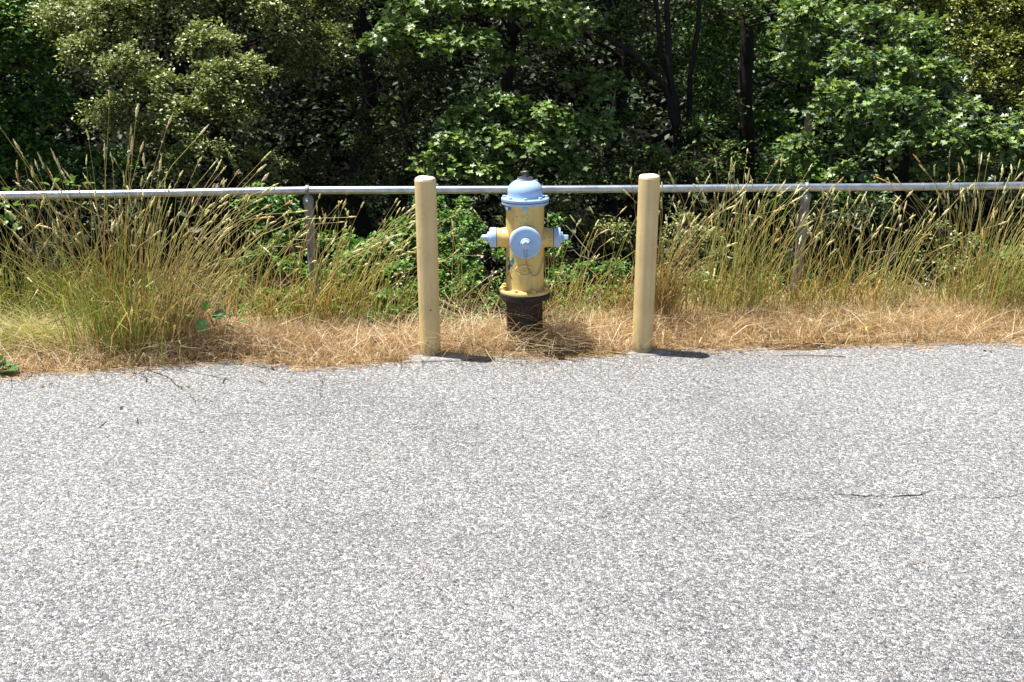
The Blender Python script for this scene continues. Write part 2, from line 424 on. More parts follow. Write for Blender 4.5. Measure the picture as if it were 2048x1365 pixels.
# ------------------------------------------------------------------ hydrant
HX, HY = (1050 - 1024) / 360.0, 5.46
hyd = empty('fire_hydrant', (HX, HY, 0))
tag(hyd, 'yellow and light blue fire hydrant on a black standpipe between the bollards', 'fire hydrant')
RY = Matrix.Rotation(R(90), 4, 'Y'); RYn = Matrix.Rotation(R(-90), 4, 'Y'); RXf = Matrix.Rotation(R(90), 4, 'X')  # z -> -y (towards the camera)
def hp(name, fn, mat, parent=None, angle=35):
    bm = bmesh.new(); fn(bm); return link(name, bm_mesh(name, bm, True, angle), mat, parent or hyd)
def bolt_ring(n, rad, z, r, h, mat, off=0.0, sides=6, name='bolt'):
    bm = bmesh.new(); lathe(bm, [(r * 1.0, 0), (r, h * .8), (r * .8, h), (0, h)], sides); me = bm_mesh(name, bm, False)
    for k in range(n):
        a = off + 2 * math.pi * k / n
        o = link(name, me, mat, hyd); o.location = (rad * math.cos(a), rad * math.sin(a), z); o.rotation_euler = (0, 0, a * 2.3)

hp('standpipe', lambda b: lathe(b, [(.103, -.2), (.103, .285), (.112, .297)], 56), M_black)
hp('lower_flange', lambda b: lathe(b, [(.10, .283), (.118, .286), (.141, .290), (.145, .294), (.145, .322), (.142, .325), (.1, .325)], 64), M_black)
hp('base_flange', lambda b: lathe(b, [(.1, .3262), (.141, .3262), (.1435, .329), (.1435, .340), (.141, .344), (.112, .346), (.107, .352)], 64), M_hyd)
def barrel(b):
    lathe(b, [(.108, .3445), (.1065, .352), (.1055, .365), (.1055, .80), (.107, .812), (.112, .8205), (.1, .8205)], 96)
hp('barrel', barrel, M_hyd)
bolt_ring(8, .1255, .344, .0125, .015, M_hyd, R(22))
hp('bonnet_flange', lambda b: lathe(b, [(.1, .8212), (.126, .8212), (.1295, .824), (.1295, .836), (.1235, .8375), (.1235, .8400), (.1315, .841), (.1320, .853), (.129, .8565), (.09, .8575)], 72), M_blue)
def dome(b):
    pr = [(.100, .8580), (.0975, .862), (.0965, .872), (.0965, .888)]
    for a in np.linspace(0, 1.32, 12): pr.append((.0965 * math.cos(a) ** .8, .889 + .068 * math.sin(a)))
    pr += [(.044, .9575), (.042, .962), (.040, .9632), (0, .9632)]
    lathe(b, pr, 72)
hp('bonnet', dome, M_blue, None, 50)
bolt_ring(8, .1140, .8566, .0115, .011, M_blue, R(-90), 6)
def lugs(b):
    for a in (R(-90), R(-30), R(30), R(90), R(150), R(210)):
        M = Matrix.Rotation(a, 4, 'Z')
        box(b, (.121, 0, .811), (.016, .023, .02), M, .002)
bmL = bmesh.new(); box(bmL, (.1185, 0, .809), (.018, .024, .0245), Matrix(), .002); meL = bm_mesh('lug', bmL)
for i, a in enumerate((-90, -38, 38, 90, 142, 218)):
    o = link('lug', meL, M_blue if a in (-90, 90) else M_hyd, hyd); o.rotation_euler = (0, 0, R(a if a != -38 else -142))
    if a == -38: pass
hp('gap_ring', lambda b: lathe(b, [(.1, .8372), (.1262, .8372), (.1262, .8402), (.1, .8402)], 72), M_black)  # black ring stands in for the shade in the split between flange rings
hp('washer', lambda b: lathe(b, [(.043, .9634), (.0435, .9655), (.036, .9675), (0, .9675)], 40), M_nut)
hp('operating_nut', lambda b: lathe(b, [(.021, .9676), (.021, .9735), (.0175, .9745), (.0185, .998), (.0155, 1.001), (.006, 1.003), (0, 1.003)], 5), M_nut, None, 20)
# side nozzles
ZN = .633
def nozzle(b): lathe(b, [(.060, .07), (.0585, .10), (.0545, .118), (.0535, .125), (.0535, .134), (.052, .1345), (.052, .146), (.0545, .147), (.0545, .1545), (.04, .1545)], 48)
def capf(b): lathe(b, [(.045, .1582), (.0545, .1582), (.0555, .160), (.0555, .190), (.053, .1955), (.040, .197), (.032, .198), (.032, .206), (.029, .208), (0, .208)], 48)
def capnut(b): lathe(b, [(.0195, .2075), (.0195, .2125), (.0165, .2135), (.0155, .238), (.0125, .241), (0, .241)], 5)
for sgn, rot in ((-1, RYn), (1, RY)):
    M = Matrix.Translation((0, 0, ZN)) @ rot
    bmn = bmesh.new(); nozzle(bmn); bmn.transform(M); link('hose_nozzle', bm_mesh('hose_nozzle', bmn), M_hyd, hyd)
    bmn = bmesh.new(); capf(bmn); bmn.transform(M); cp = link('hose_cap', bm_mesh('hose_cap', bmn, True, 30), M_blue, hyd)
    bmn = bmesh.new(); capnut(bmn); bmn.transform(M); link('cap_nut', bm_mesh('cap_nut', bmn, True, 20), M_blue, cp)
    if True:
        bmn = bmesh.new(); lathe(bmn, [(.047, .1547), (.0520, .1547), (.0520, .1580), (.047, .1580)], 40); bmn.transform(M); link('gap_ring', bm_mesh('gap_ring', bmn), M_black, cp)  # black ring painting the dark gap between nozzle and cap as shade
# pumper nozzle facing the camera
ZP = .633
Mf = Matrix.Translation((0.001, 0, ZP)) @ RXf
def pn(b): lathe(b, [(.088, .05), (.084, .09), (.080, .112), (.078, .120), (.078, .132), (.06, .132)], 64); b.transform(Mf)
hp('pumper_nozzle', pn, M_hyd)
def pc(b): lathe(b, [(.06, .1335), (.083, .1335), (.0868, .136), (.0868, .158), (.0845, .1655), (.078, .1690), (.074, .1698), (.072, .1685), (.034, .1690), (.030, .1715), (.0285, .178), (.026, .1805), (0, .1805)], 72); b.transform(Mf)
pcap = hp('pumper_cap', pc, M_blue, None, 28)
def pnut(b): lathe(b, [(.0255, .1800), (.0255, .184), (.0225, .1855), (.0210, .207), (.0175, .2115), (0, .2115)], 6); b.transform(Mf @ Matrix.Rotation(R(100), 4, 'Z'))
hp('cap_nut', pnut, M_blue, pcap, 20)
# chain bracket on the pumper cap: a double wire loop hanging from the nut
def wire(b):
    y = -.175
    tube(b, [(-.006, y, ZP - .022), (-.0075, y - .003, ZP - .045), (-.004, y - .004, ZP - .074), (0.003, y - .004, ZP - .088), (.0085, y - .003, ZP - .074), (.0085, y - .003, ZP - .045), (.007, y, ZP - .022)], .0018, 6)
    for k in range(12):
        pass
hp('chain_loop', wire, M_galvd, pcap)
def chain(path, mat, lk=.0065):
    bm = bmesh.new(); pts = [Vector(p) for p in path]
    # resample
    seg = []; L = 0
    dense = []
    for a, b in zip(pts, pts[1:]):
        for i in range(12): dense.append(a.lerp(b, i / 12))
    dense.append(pts[-1]); out = [dense[0]]
    for d in dense:
        if (d - out[-1]).length >= lk * 1.35: out.append(d)
    for i, (a, b) in enumerate(zip(out, out[1:])):
        t = (b - a).normalized(); n = t.orthogonal(); n.rotate(Matrix.Rotation(i * R(90) + .4, 3, t)); s = t.cross(n)
        c = (a + b) / 2; ring = []
        for k in range(9):
            an = 2 * math.pi * k / 8; ring.append(c + t * math.cos(an) * lk * .95 + n * math.sin(an) * lk * .5)
        tube(bm, ring, lk * .15, 4, False)
    o = link('chain', bm_mesh('chain', bm), mat, hyd); o['kind'] = 'stuff'
rb = .1085
def onb(x, z, off=0.004):   # point in front of the barrel surface
    return (x, -math.sqrt(max(0, rb * rb - x * x)) - off, z)
chain([(.004, -.18, ZP - .088), (.006, -.160, ZP - .105), (.012, -.118, ZP - .13), onb(.018, .480), onb(.028, .455), onb(.042, .439), onb(.058, .436), onb(.072, .446), onb(.083, .462), onb(.092, .49), (.100, -.03, .54), (.103, -.01, .575)], M_chain, .0062)
chain([(-.165, -.03, ZP - .052), (-.170, -.034, ZP - .075), (-.158, -.03, ZP - .105), (-.142, -.03, ZP - .128), (-.130, -.03, ZP - .14), (-.120, -.03, ZP - .125), (-.112, -.025, ZP - .095), (-.106, -.02, ZP - .06)], M_rustchain, .006)
chain([(.165, -.02, ZP - .052), (.168, -.03, ZP - .09), (.158, -.035, ZP - .125), (.14, -.03, ZP - .15), (.122, -.02, ZP - .13), (.108, -.015, ZP - .07)], M_rustchain, .006)
def vwire(b): tube(b, [(-.170, -.02, ZP - .03), (-.171, -.03, ZP - .055), (-.166, -.03, ZP - .07)], .0016, 6)
def vwire2(b): tube(b, [(.163, -.02, ZP - .03), (.167, -.035, ZP - .06), (.164, -.035, ZP - .10)], .0016, 6)
hp('cap_wire', vwire, M_galvd); hp('cap_wire', vwire2, M_galvd)
# cast marks: an oval ring with a small relief in it, and worn raised characters above
def on_barrel(x, z, off): 
    a = x / .1055; return Vector(((.1055 + off) * math.sin(a), -(.1055 + off) * math.cos(a), z))
def oval(b):
    z0 = .470
    for rx, rz, w in ((.050, .0275, .0050), (.012, .009, .0030)):
        tube(b, [on_barrel(rx * math.cos(2 * math.pi * k / 40) - .002, z0 + rz * math.sin(2 * math.pi * k / 40), .0004) for k in range(41)], w, 6, False)
    for x1, z1, x2, z2 in ((-.03, .004, -.026, -.004), (-.026, -.004, -.022, .004), (.022, .005, .022, -.005), (.022, .005, .029, .003), (-.002, .005, .001, -.005), (-.006, 0, .004, .001)):
        tube(b, [on_barrel(x1, z0 + z1, .0003), on_barrel(x2, z0 + z2, .0003)], .0014, 5)
hp('cast_emblem', oval, M_hyd)
def letters(b):
    z0 = .765
    # worn relief: C, two worn upright strokes, and a 2, over a lower row of short strokes
    def pl(pts, w=.0019): tube(b, [on_barrel(x, z0 + z, .0002) for x, z in pts], w, 5)
    pl([(-.020, .009), (-.025, .010), (-.028, .005), (-.028, -.001), (-.024, -.004), (-.019, -.003)])
    pl([(-.013, -.004), (-.013, .009), (-.009, .002), (-.005, .009), (-.005, -.004)])
    pl([(.001, .009), (.007, .009)]); pl([(.004, .009), (.004, -.004)])
    pl([(.013, .006), (.016, .010), (.020, .007), (.018, .001), (.013, -.004), (.021, -.004)])
    pl([(-.020, -.010), (-.020, -.018), (-.014, -.018)]); pl([(.006, -.010), (.010, -.018), (.014, -.010)])
hp('cast_characters', letters, M_hyd)
def low(b):
    for z, n in ((.408, 7), (.392, 5)):
        for k in range(n):
            x = (k - n / 2) * .0075; tube(b, [on_barrel(x, z, .0), on_barrel(x + .0045, z + .002 * (k % 2), .0)], .001, 4)
hp('cast_line', low, M_hyd)
# sprayed marks on the left of the barrel
def mark(poly, mat, off=.0012):
    bm = bmesh.new(); n = len(poly)
    vs = []
    for px, py in poly:
        x = (px - 1050) / 362.0; x = max(-.104, min(.104, x)); z = P(px, py, 5.46 - .07).z
        a = math.asin(x / .1055); rr = .1055 + off
        vs.append(bm.verts.new((rr * math.sin(a), -rr * math.cos(a), z)))
    bm.faces.new(vs); link('paint_mark', bm_mesh('paint_mark', bm, False), mat, hyd)
mark([(1014.6, 518), (1017, 516.5), (1018.5, 519), (1020, 523), (1022.5, 520.5), (1024.5, 518), (1023, 516), (1024.5, 514), (1027, 514.5), (1028.5, 518), (1027.5, 523), (1025, 527.5), (1021.5, 529.8), (1019, 526), (1016, 522)], M_teal)
mark([(1018.5, 527), (1020.5, 529), (1022, 533), (1020.5, 541), (1018.5, 540), (1018, 533)], M_red, .0016)
mark([(1015.5, 533), (1017.8, 532), (1018, 537), (1016.8, 543), (1015.3, 543)], M_teal, .0014)
mark([(1021.2, 535), (1022.8, 534.5), (1022.4, 543.5), (1021, 543.5)], M_white, .0016)
mark([(1020, 531), (1026, 530), (1024.5, 532.5), (1020.5, 533)], M_crack, .0019)
mark([(1016, 546), (1017.2, 546), (1016.8, 553), (1015.8, 553)], M_red, .0014)
mark([(1021.5, 553), (1025, 557), (1024.2, 558), (1021.2, 556)], M_crack, .0014)
mark([(1025, 508.5), (1026.8, 508), (1026, 510.5), (1024.5, 511)], M_teal, .0014)
mark([(1020, 546), (1021, 546), (1021.2, 555), (1020.2, 555)], M_crack, .0013)

# ------------------------------------------------------------------ pipe railing
rail_px = [(-500, 399), (-60, 392), (615, 381), (1613, 375.5), (2110, 370.5), (2700, 362)]
ZR = .79
rp = [G(a, b, ZR) for a, b in rail_px]
fence = empty('pipe_railing', (rp[2].x, rp[2].y, 0))
tag(fence, 'grey galvanised pipe railing running behind the hydrant and grass', 'railing')
base = Vector(fence.location)
for i, (a, b) in enumerate(zip(rp, rp[1:])):
    bm = bmesh.new(); n = 8
    pts = [a.lerp(b, k / n) - base for k in range(n + 1)]
    pts = [p + Vector((0, 0, -.003 * math.sin(math.pi * k / n))) for k, p in enumerate(pts)]
    tube(bm, pts, .0242, 24)
    link('rail', bm_mesh('rail', bm), M_galv, fence)
def post(pt, bottom_px, lab=None):
    bp = P(bottom_px[0], bottom_px[1], pt.y + .0)
    top = pt - base
    ax = Vector((bp.x, bp.y, -.4 if bp.z > -.4 else bp.z)) ; 
    k = (-.4 - bp.z) / (pt.z - bp.z); low_ = bp + (pt - bp) * k - base
    d = (top - low_).normalized()
    bm = bmesh.new(); r = .0300; e = top - d * .062
    tube(bm, [low_, low_.lerp(e, .5), e], r, 28)
    link('post', bm_mesh('post', bm), M_galvd, fence)
    # cap that closes the post and loops over the rail
    bm = bmesh.new()
    tube(bm, [top - d * .085, top - d * .05, top - d * .040, top - d * .028], [.0335, .0335, .028, .018], 28)
    ax_r = (rp[3] - rp[2]).normalized(); n1 = Vector((0, 0, 1)); n2 = ax_r.cross(n1).normalized()
    ring = bmesh.new(); seg = 28
    prof = [(-.011, .0252), (.011, .0252), (.011, .0300), (.007, .0325), (-.007, .0325), (-.011, .0300)]
    rings = []
    for i in range(seg):
        an = 2 * math.pi * i / seg; dr = n1 * math.cos(an) + n2 * math.sin(an)
        rings.append([bm.verts.new(top + ax_r * u + dr * v) for u, v in prof])
    for i in range(seg):
        a, b = rings[i], rings[(i + 1) % seg]
        for q in range(6): bm.faces.new((a[q], a[(q + 1) % 6], b[(q + 1) % 6], b[q]))
    cap_ = link('loop_cap', bm_mesh('loop_cap', bm), M_galvd, fence)
    bm = bmesh.new(); c = top - d * .066
    lathe(bm, [(.008, 0), (.008, .003), (.005, .0065), (0, .008)], 14, Matrix.Translation(c + Vector((0, -.033, 0))) @ RXf)
    link('rivet', bm_mesh('rivet', bm), M_galv, cap_)
post(rp[2], (634, 640)); post(rp[3], (1590, 600))
post(rp[1] + (rp[0] - rp[1]) * .75, (P_x := -250, 650)); post(rp[4] + (rp[5] - rp[4]) * .9, (2560, 600))
# coupling sleeve on the rail
for px, py in ((1845, 373.3), (742, 379.8)):
    c = G(px, py, ZR) - base; ax_r = (rp[3] - rp[2]).normalized(); bm = bmesh.new()
    tube(bm, [c - ax_r * .0015, c + ax_r * .0015], .02475, 24); link('pipe_joint', bm_mesh('pipe_joint', bm), M_galvd, fence)

# ------------------------------------------------------------------ leaf and grass generators
def tmpl(v, t): return np.array(v, float), np.array(t, int)
L_SMALL = tmpl([(0, 0, 0), (.30, .5, .07), (0, 1, -.04), (-.30, .5, .07)], [(0, 1, 2), (0, 2, 3)])
L_OVAL = tmpl([(0, 0, 0), (.27, .3, .06), (.27, .65, .05), (0, 1, -.1), (-.27, .65, .05), (-.27, .3, .06), (0, .5, -.02)],
              [(0, 1, 6), (1, 2, 6), (2, 3, 6), (3, 4, 6), (4, 5, 6), (5, 0, 6)])
_o = [(0, 0, 0), (.10, .16, .02), (.34, .33, .05), (.13, .45, .02), (.42, .70, .05), (.15, .78, 0), (0, 1, -.08)]
_o += [(-x, y, z) for x, y, z in _o[5:0:-1]]
L_LOBE = tmpl(_o + [(0, .5, -.03)], [(i, (i + 1) % 12, 12) for i in range(12)])

def leaves(Pn, D, N, size, T, col, wid=1.0):
    V0, F0 = T; n = len(Pn)
    D = nrm(D); Wd = nrm(np.cross(D, N)); N2 = np.cross(Wd, D)
    s = size[:, None, None]
    V = Pn[:, None, :] + s * (V0[None, :, 0:1] * Wd[:, None, :] * wid + V0[None, :, 1:2] * D[:, None, :] + V0[None, :, 2:3] * N2[:, None, :])
    k = len(V0)
    F_ = (F0[None] + (np.arange(n) * k)[:, None, None]).reshape(-1, 3)
    cc = np.repeat(col[:, None, :], k, 1)
    return V.reshape(-1, 3), F_, cc.reshape(-1, 3)

def ribbons(pts, w, side, col):
    """pts (n,m,3), w (n,m), side (n,3): flat blades; quads"""
    n, m, _ = pts.shape
    o = side[:, None, :] * w[:, :, None] * .5
    V = np.stack([pts - o, pts + o], 2).reshape(-1, 3)
    b = (np.arange(n) * m * 2)[:, None] + (np.arange(m - 1) * 2)[None]
    F_ = np.stack([b, b + 1, b + 3, b + 2], -1).reshape(-1, 4)
    if col.ndim == 2: cc = np.repeat(col[:, None, :], m * 2, 1).reshape(-1, 3)
    else: cc = np.repeat(col, 2, 1).reshape(-1, 3)
    return V, F_, cc

def tubes3(pts, rad, col, k=3):
    """pts (n,m,3), rad (n,m): thin k-sided stems; quads"""
    n, m, _ = pts.shape
    t = nrm(np.gradient(pts, axis=1)); ref = np.array([.31, .91, .13])
    a = nrm(np.cross(t, ref)); b = np.cross(t, a)
    an = 2 * np.pi * np.arange(k) / k
    V = pts[:, :, None, :] + rad[:, :, None, None] * (a[:, :, None, :] * np.cos(an)[:, None] + b[:, :, None, :] * np.sin(an)[:, None])
    V = V.reshape(-1, 3)
    i = (np.arange(n) * m * k)[:, None, None] + (np.arange(m - 1) * k)[None, :, None]
    q = np.arange(k)[None, None]; q2 = (q + 1) % k
    F_ = np.stack([i + q, i + q2, i + k + q2, i + k + q], -1).reshape(-1, 4)
    if col.ndim == 2: cc = np.repeat(col[:, None, :], m * k, 1).reshape(-1, 3)
    else: cc = np.repeat(col, k, 1).reshape(-1, 3)
    return V, F_, cc

def merge(parts):
    V = np.concatenate([p[0] for p in parts]); off = np.cumsum([0] + [len(p[0]) for p in parts[:-1]])
    F_ = np.concatenate([p[1] + o for p, o in zip(parts, off)]); c = np.concatenate([p[2] for p in parts])
    return V, F_, c

def pal(n, cols, jit=.18, w=None):
    cols = np.array(cols); i = rng.choice(len(cols), n, p=w)
    c = cols[i] * (1 + rng.normal(0, jit, (n, 1))); return np.clip(c, .004, .95)

def foliage(clumps, per_twig, leaf_size, T, cols, flat=.5, twig_r=.0022, up=1.0, droop=.1, spread=.9, twigs_density=1.0, bias=.25):
    """clumps: (cx,cy,cz, rx,ry,rz, ntwigs)"""
    LV, TV = [], []
    for cx, cy, cz, rx, ry, rz, nt in clumps:
        nt = int(nt * twigs_density * 1.35)
        c = np.array([cx, cy, cz]); rr = np.array([rx, ry, rz])
        d = nrm(rng.normal(0, 1, (nt, 3)) + np.array([0, -.25, bias]))
        rad = (0.72 + .38 * rng.random(nt) + .22 * (rng.random(nt) < .15)) * (.78 + .5 * vnoise(d[:, 0] * 2.2 + cx * 7, d[:, 2] * 2.2 + d[:, 1] * 1.7 + cz * 5))
        e = c + d * rr * rad[:, None]
        s = c + d * rr * .25 * rng.random((nt, 1)) + rng.normal(0, .12, (nt, 3)) * rr
        hole = vnoise(e[:, 0] * 5.5 / max(rx, .3) * .4 + e[:, 1] * 2.3, e[:, 2] * 6.5 / max(rx, .3) * .4 + e[:, 1] * 2.9, 31)
        kp = hole + rng.normal(0, .06, nt) > .36; s, e, d = s[kp], e[kp], d[kp]; nt = len(s)
        if nt == 0: continue
        m = 5; t = np.linspace(0, 1, m)[None, :, None]
        pts = s[:, None] * (1 - t) + e[:, None] * t + np.array([0, 0, 1]) * (np.sin(t * np.pi) * .12 - droop * t ** 2) * np.linalg.norm(e - s, axis=1)[:, None, None]
        TV.append((pts, np.linspace(twig_r * 1.3, twig_r * .4, m)[None].repeat(nt, 0)))
        k = per_twig; tl = np.linspace(.30, 1.0, k)[None] + rng.normal(0, .03, (nt, k)); tl = np.clip(tl, .2, 1)
        f = tl * (m - 1); i0 = np.clip(f.astype(int), 0, m - 2); fr = (f - i0)[..., None]
        ar = np.arange(nt)[:, None]
        pp = pts[ar, i0] * (1 - fr) + pts[ar, i0 + 1] * fr
        tg = nrm(pts[ar, i0 + 1] - pts[ar, i0])
        sd = nrm(np.cross(tg, np.array([0, 0, 1.0]) + rng.normal(0, .3, tg.shape)))
        sgn = np.where(np.arange(k) % 2 == 0, 1, -1)[None, :, None]
        D = tg * .55 + sd * sgn * spread + rng.normal(0, .28, tg.shape) + np.array([0, 0, .05])
        N = np.array([0, -.15, up]) + .25 * d[:, None, :] + rng.normal(0, flat * .85, tg.shape)
        sz = leaf_size * (.6 + .65 * rng.random((nt, k)))
        pp = pp + rng.normal(0, leaf_size * .3, pp.shape)
        LV.append((pp.reshape(-1, 3), D.reshape(-1, 3), N.reshape(-1, 3), sz.ravel()))
    Pn, D, N, sz = [np.concatenate([l[i] for l in LV]) for i in range(4)]
    V, F_, cc = leaves(Pn, D, N, sz, T, pal(len(Pn), cols))
    pts = np.concatenate([a for a, b in TV]); rd = np.concatenate([b for a, b in TV])
    tw = tubes3(pts, rd, np.tile([.06, .045, .033], (len(pts), 1)))
    return (V, F_, cc), tw

def curve(a, b, n=6, sag=.0, jit=.05):
    a = Vector(a); b = Vector(b); L = (b - a).length; out = []
    for i in range(n + 1):
        t = i / n; p = a.lerp(b, t) + Vector((0, 0, sag * L * math.sin(math.pi * t)))
        if 0 < i < n: p += Vector(rng.normal(0, jit * L / n, 3))
        out.append(p)
    return out

n_leaf = 0
def tree(name, label, cat, root, top, r0, clumps, per_twig, size, T, cols, mat=None, group=None, stems=None, flat=.5, limb_r=.02, density=1.0, droop=.1, twig_r=.0022, bias=.25, spread=.9, trunk=True, limb_share=1.0):
    global n_leaf
    t = empty(name, root); tag(t, label, cat, group); o = Vector(root)
    tr = [Vector(p) for p in (stems[0] if stems else curve(root, top, 7, 0, .09))]
    if trunk:
        for st in (stems or [tr]):
            st = [Vector(p) for p in st]; bm = bmesh.new(); n = len(st)
            st2 = []
            for a, b in zip(st, st[1:]):
                for q in range(3): st2.append(a.lerp(b, q / 3) + (Vector(rng.normal(0, r0 * .12, 3)) if q else Vector()))
            st2.append(st[-1]); n = len(st2)
            tube(bm, [p - o for p in st2], [r0 * (1 - .55 * i / n) * (1 + .12 * rng.random()) * (1.25 if i == 0 else 1) for i in range(n)], 10)
            link('trunk', bm_mesh('trunk', bm, True, 80), M_bark, t)
    allst = [p for st in (stems or [tr]) for p in [Vector(q) for q in st]]
    nl = 0
    for c in clumps:
        if rng.random() > limb_share or nl > 40: continue
        cc = Vector(c[:3]); cand = [p for p in allst if p.z < cc.z + .2] or allst
        s = min(cand, key=lambda p: (p - cc).length + abs(p.z - cc.z) * .3)
        L = (cc - s).length
        if L < .1: continue
        bm = bmesh.new(); pts = curve(s - o, cc - o, 6, .08, .22)
        tube(bm, pts, [limb_r * (1 - .75 * i / 6) for i in range(7)], 6)
        link('limb', bm_mesh('limb', bm, True, 80), M_bark if limb_r > .012 else M_twig, t); nl += 1
    (V, F_, cc_), tw = foliage(clumps, per_twig, size, T, cols, flat=flat, twigs_density=density, droop=droop, twig_r=twig_r, bias=bias, spread=spread)
    off = np.array(root)
    cr = link('crown', mesh_np('crown', V - off, F_, cc_), mat or M_leaf, t); cr['kind'] = 'stuff'
    tg = link('twigs', mesh_np('twigs', tw[0] - off, tw[1], tw[2]), M_straw, t); tg['kind'] = 'stuff'
    n_leaf += len(F_)
    return t

def cl(lst, ry=None, nt=60, zf=.75):
    """clump list from (px,py,Y,r[,zfactor]) - the place each bough has in the world"""
    out = []
    for c in lst:
        p = P(c[0], c[1], c[2]); r = c[3]; z = c[4] if len(c) > 4 else zf
        out.append((p.x, p.y, p.z, r, r * .9, r * z, nt * (r / .4) ** 2))
    return out
def wc(lst, nt=60, zf=.6):
    return [(x, y, z, r, r, r * zf, nt * (r / .4) ** 2) for x, y, z, r in lst]

# ------------------------------------------------------------------ trees and shrubs beyond the railing
OAKG = [(.21, .255, .065), (.27, .31, .11), (.14, .20, .055), (.34, .36, .17), (.25, .28, .06)]
MAPG = [(.15, .24, .065), (.20, .30, .085), (.11, .185, .05), (.25, .33, .075)]
SHADEG = [(.024, .045, .014), (.038, .065, .02), (.02, .036, .013), (.055, .08, .022)]  # greens lowered so background leaves carry the wood's shade in their colour
YELG = [(.31, .33, .05), (.22, .27, .05), (.38, .36, .09), (.16, .22, .05)]
BRI = [(.09, .21, .04), (.135, .275, .045), (.06, .15, .035), (.19, .30, .045)]

def px_root(px, Y):
    x = P(px, 400, Y).x; return (x, Y, float(ground_z(x, Y)) - .1)

# live oak at the left
r_ = px_root(430, 11.6)
tree('live_oak', 'grey-green small-leaved oak bush bulging towards the railing at left', 'tree', r_, (r_[0] + .3, 11.7, 3.2), .09,
     cl([(235, 40, 9.5, .42), (330, -10, 9.7, .45), (170, 110, 9.2, .26), (250, 130, 9.1, .32), (410, 95, 9.4, .36), (320, 185, 9.0, .30), (440, 165, 9.1, .30),
         (380, 235, 8.9, .32), (500, 150, 9.2, .26), (570, 20, 9.9, .38), (640, 90, 10.2, .36), (420, 290, 8.8, .24), (480, 225, 9.0, .24),
         (670, 0, 10.7, .36), (360, 330, 8.9, .24), (220, 230, 9.5, .28), (450, -60, 10.2, .5), (300, -90, 10.4, .5), (560, -70, 10.6, .5), (150, 30, 10.0, .3), (520, 330, 9.5, .25), (120, 40, 10.2, .3), (580, 120, 10.4, .3), (290, 270, 9.2, .22)], nt=330, zf=.72)
     + wc([(-3.2, 10.9, 3.0, .8), (-2.2, 11.2, 3.3, .9), (-1.4, 11.4, 2.9, .7), (-2.6, 11.8, 3.8, .9), (-3.8, 11.4, 3.4, .8)], nt=70),
     10, .037, L_SMALL, OAKG, M_gloss, flat=.7, limb_r=.015, bias=.35, twig_r=.0014)
# dark tree far left with bright translucent leaves
r_ = px_root(20, 12.5)
tree('broadleaf_tree', 'dark broad-leaved tree with bright green leaves in the top left corner', 'tree', r_, (r_[0], 12.6, 5), .12,
     cl([(30, 20, 11.2, .5), (90, 60, 11.4, .4), (-60, 60, 11, .5), (40, 130, 11.3, .4), (110, 200, 11.6, .4), (20, 240, 11.2, .45), (-80, 200, 10.9, .5), (80, 310, 11.2, .4), (-20, 330, 10.9, .4), (120, 370, 11, .35), (200, 330, 11.4, .4)], nt=110, zf=.6)
     + wc([(-6.4, 12, 3.6, 1.1), (-5, 12.4, 4.2, 1.2), (-7.4, 12, 3, 1.1), (-4.4, 12.8, 3.4, .9)], nt=40),
     8, .060, L_OVAL, BRI, M_leaf, flat=.6, limb_r=.03)
# maple in the middle
r_ = px_root(1045, 11.0)
st = [P(1050, 470, 11), P(1046, 330, 11), P(1044, 200, 11), P(1040, 80, 11.0), P(1036, -60, 11.05), P(1030, -300, 11.1)]
tree('black_oak', 'lobed-leaved oak with a dark trunk and flat sunlit boughs behind the hydrant', 'tree', r_, st[-1], .085,
     cl([(850, 10, 10.0, .42, .28), (950, 0, 10.1, .42, .28), (1050, 15, 10.2, .4, .28), (805, 60, 9.8, .32, .28), (880, 85, 9.7, .34, .25), (950, 75, 9.9, .32, .25), (1130, 30, 10.4, .4, .3), (1100, 70, 10.2, .25, .3),
         (990, 205, 9.8, .34, .3), (925, 235, 9.6, .26, .3), (1075, 225, 9.9, .36, .35), (1140, 265, 10.0, .34, .35), (905, 285, 9.4, .28, .35), (970, 275, 9.5, .3, .35), (1045, 290, 9.6, .32, .35),
         (880, 325, 9.4, .26, .4), (945, 335, 9.3, .26, .4), (1120, 320, 9.9, .32, .4), (1200, 250, 10.3, .34, .4), (1010, 120, 10.2, .2, .3), (1010, 345, 9.5, .2, .4), (1190, 170, 10.6, .36, .4), (760, 90, 10.1, .24, .3)], nt=80)
     + wc([(-.8, 11.2, 2.9, .8), (.3, 11, 3.2, .9), (1.2, 11.4, 2.9, .8), (0, 12, 4, 1.1)], nt=45),
     8, .078, L_LOBE, MAPG, M_gloss, flat=.5, limb_r=.016, droop=.16, bias=.15, spread=1.0)
# trunk at 725
r_ = px_root(722, 11.8)
st = [P(728, 520, 11.8), P(724, 330, 11.8), P(718, 150, 11.8), P(716, -60, 11.8), P(705, -300, 12)]
tree('shaded_tree', 'dark straight trunk left of the middle with dim small foliage around it', 'tree', r_, st[-1], .12,
     cl([(800, 150, 11.2, .34), (850, 200, 11.0, .34), (790, 270, 10.8, .32), (860, 150, 11.4, .3), (640, 330, 10.5, .28), (770, 330, 10.2, .3), (710, 365, 9.9, .2), (725, 300, 11.0, .24), (735, 240, 11.2, .22), (700, 180, 11.3, .2), (830, 350, 10.2, .3), (580, 350, 10.4, .25)], nt=170)
     + wc([(-2, 12.2, 3, .9), (-1.2, 12.6, 3.5, 1.1)], nt=40),
     8, .040, L_SMALL, [(.10, .13, .04), (.14, .17, .06), (.06, .08, .03)], M_leaf, flat=.8, limb_r=.012, twig_r=.0014)
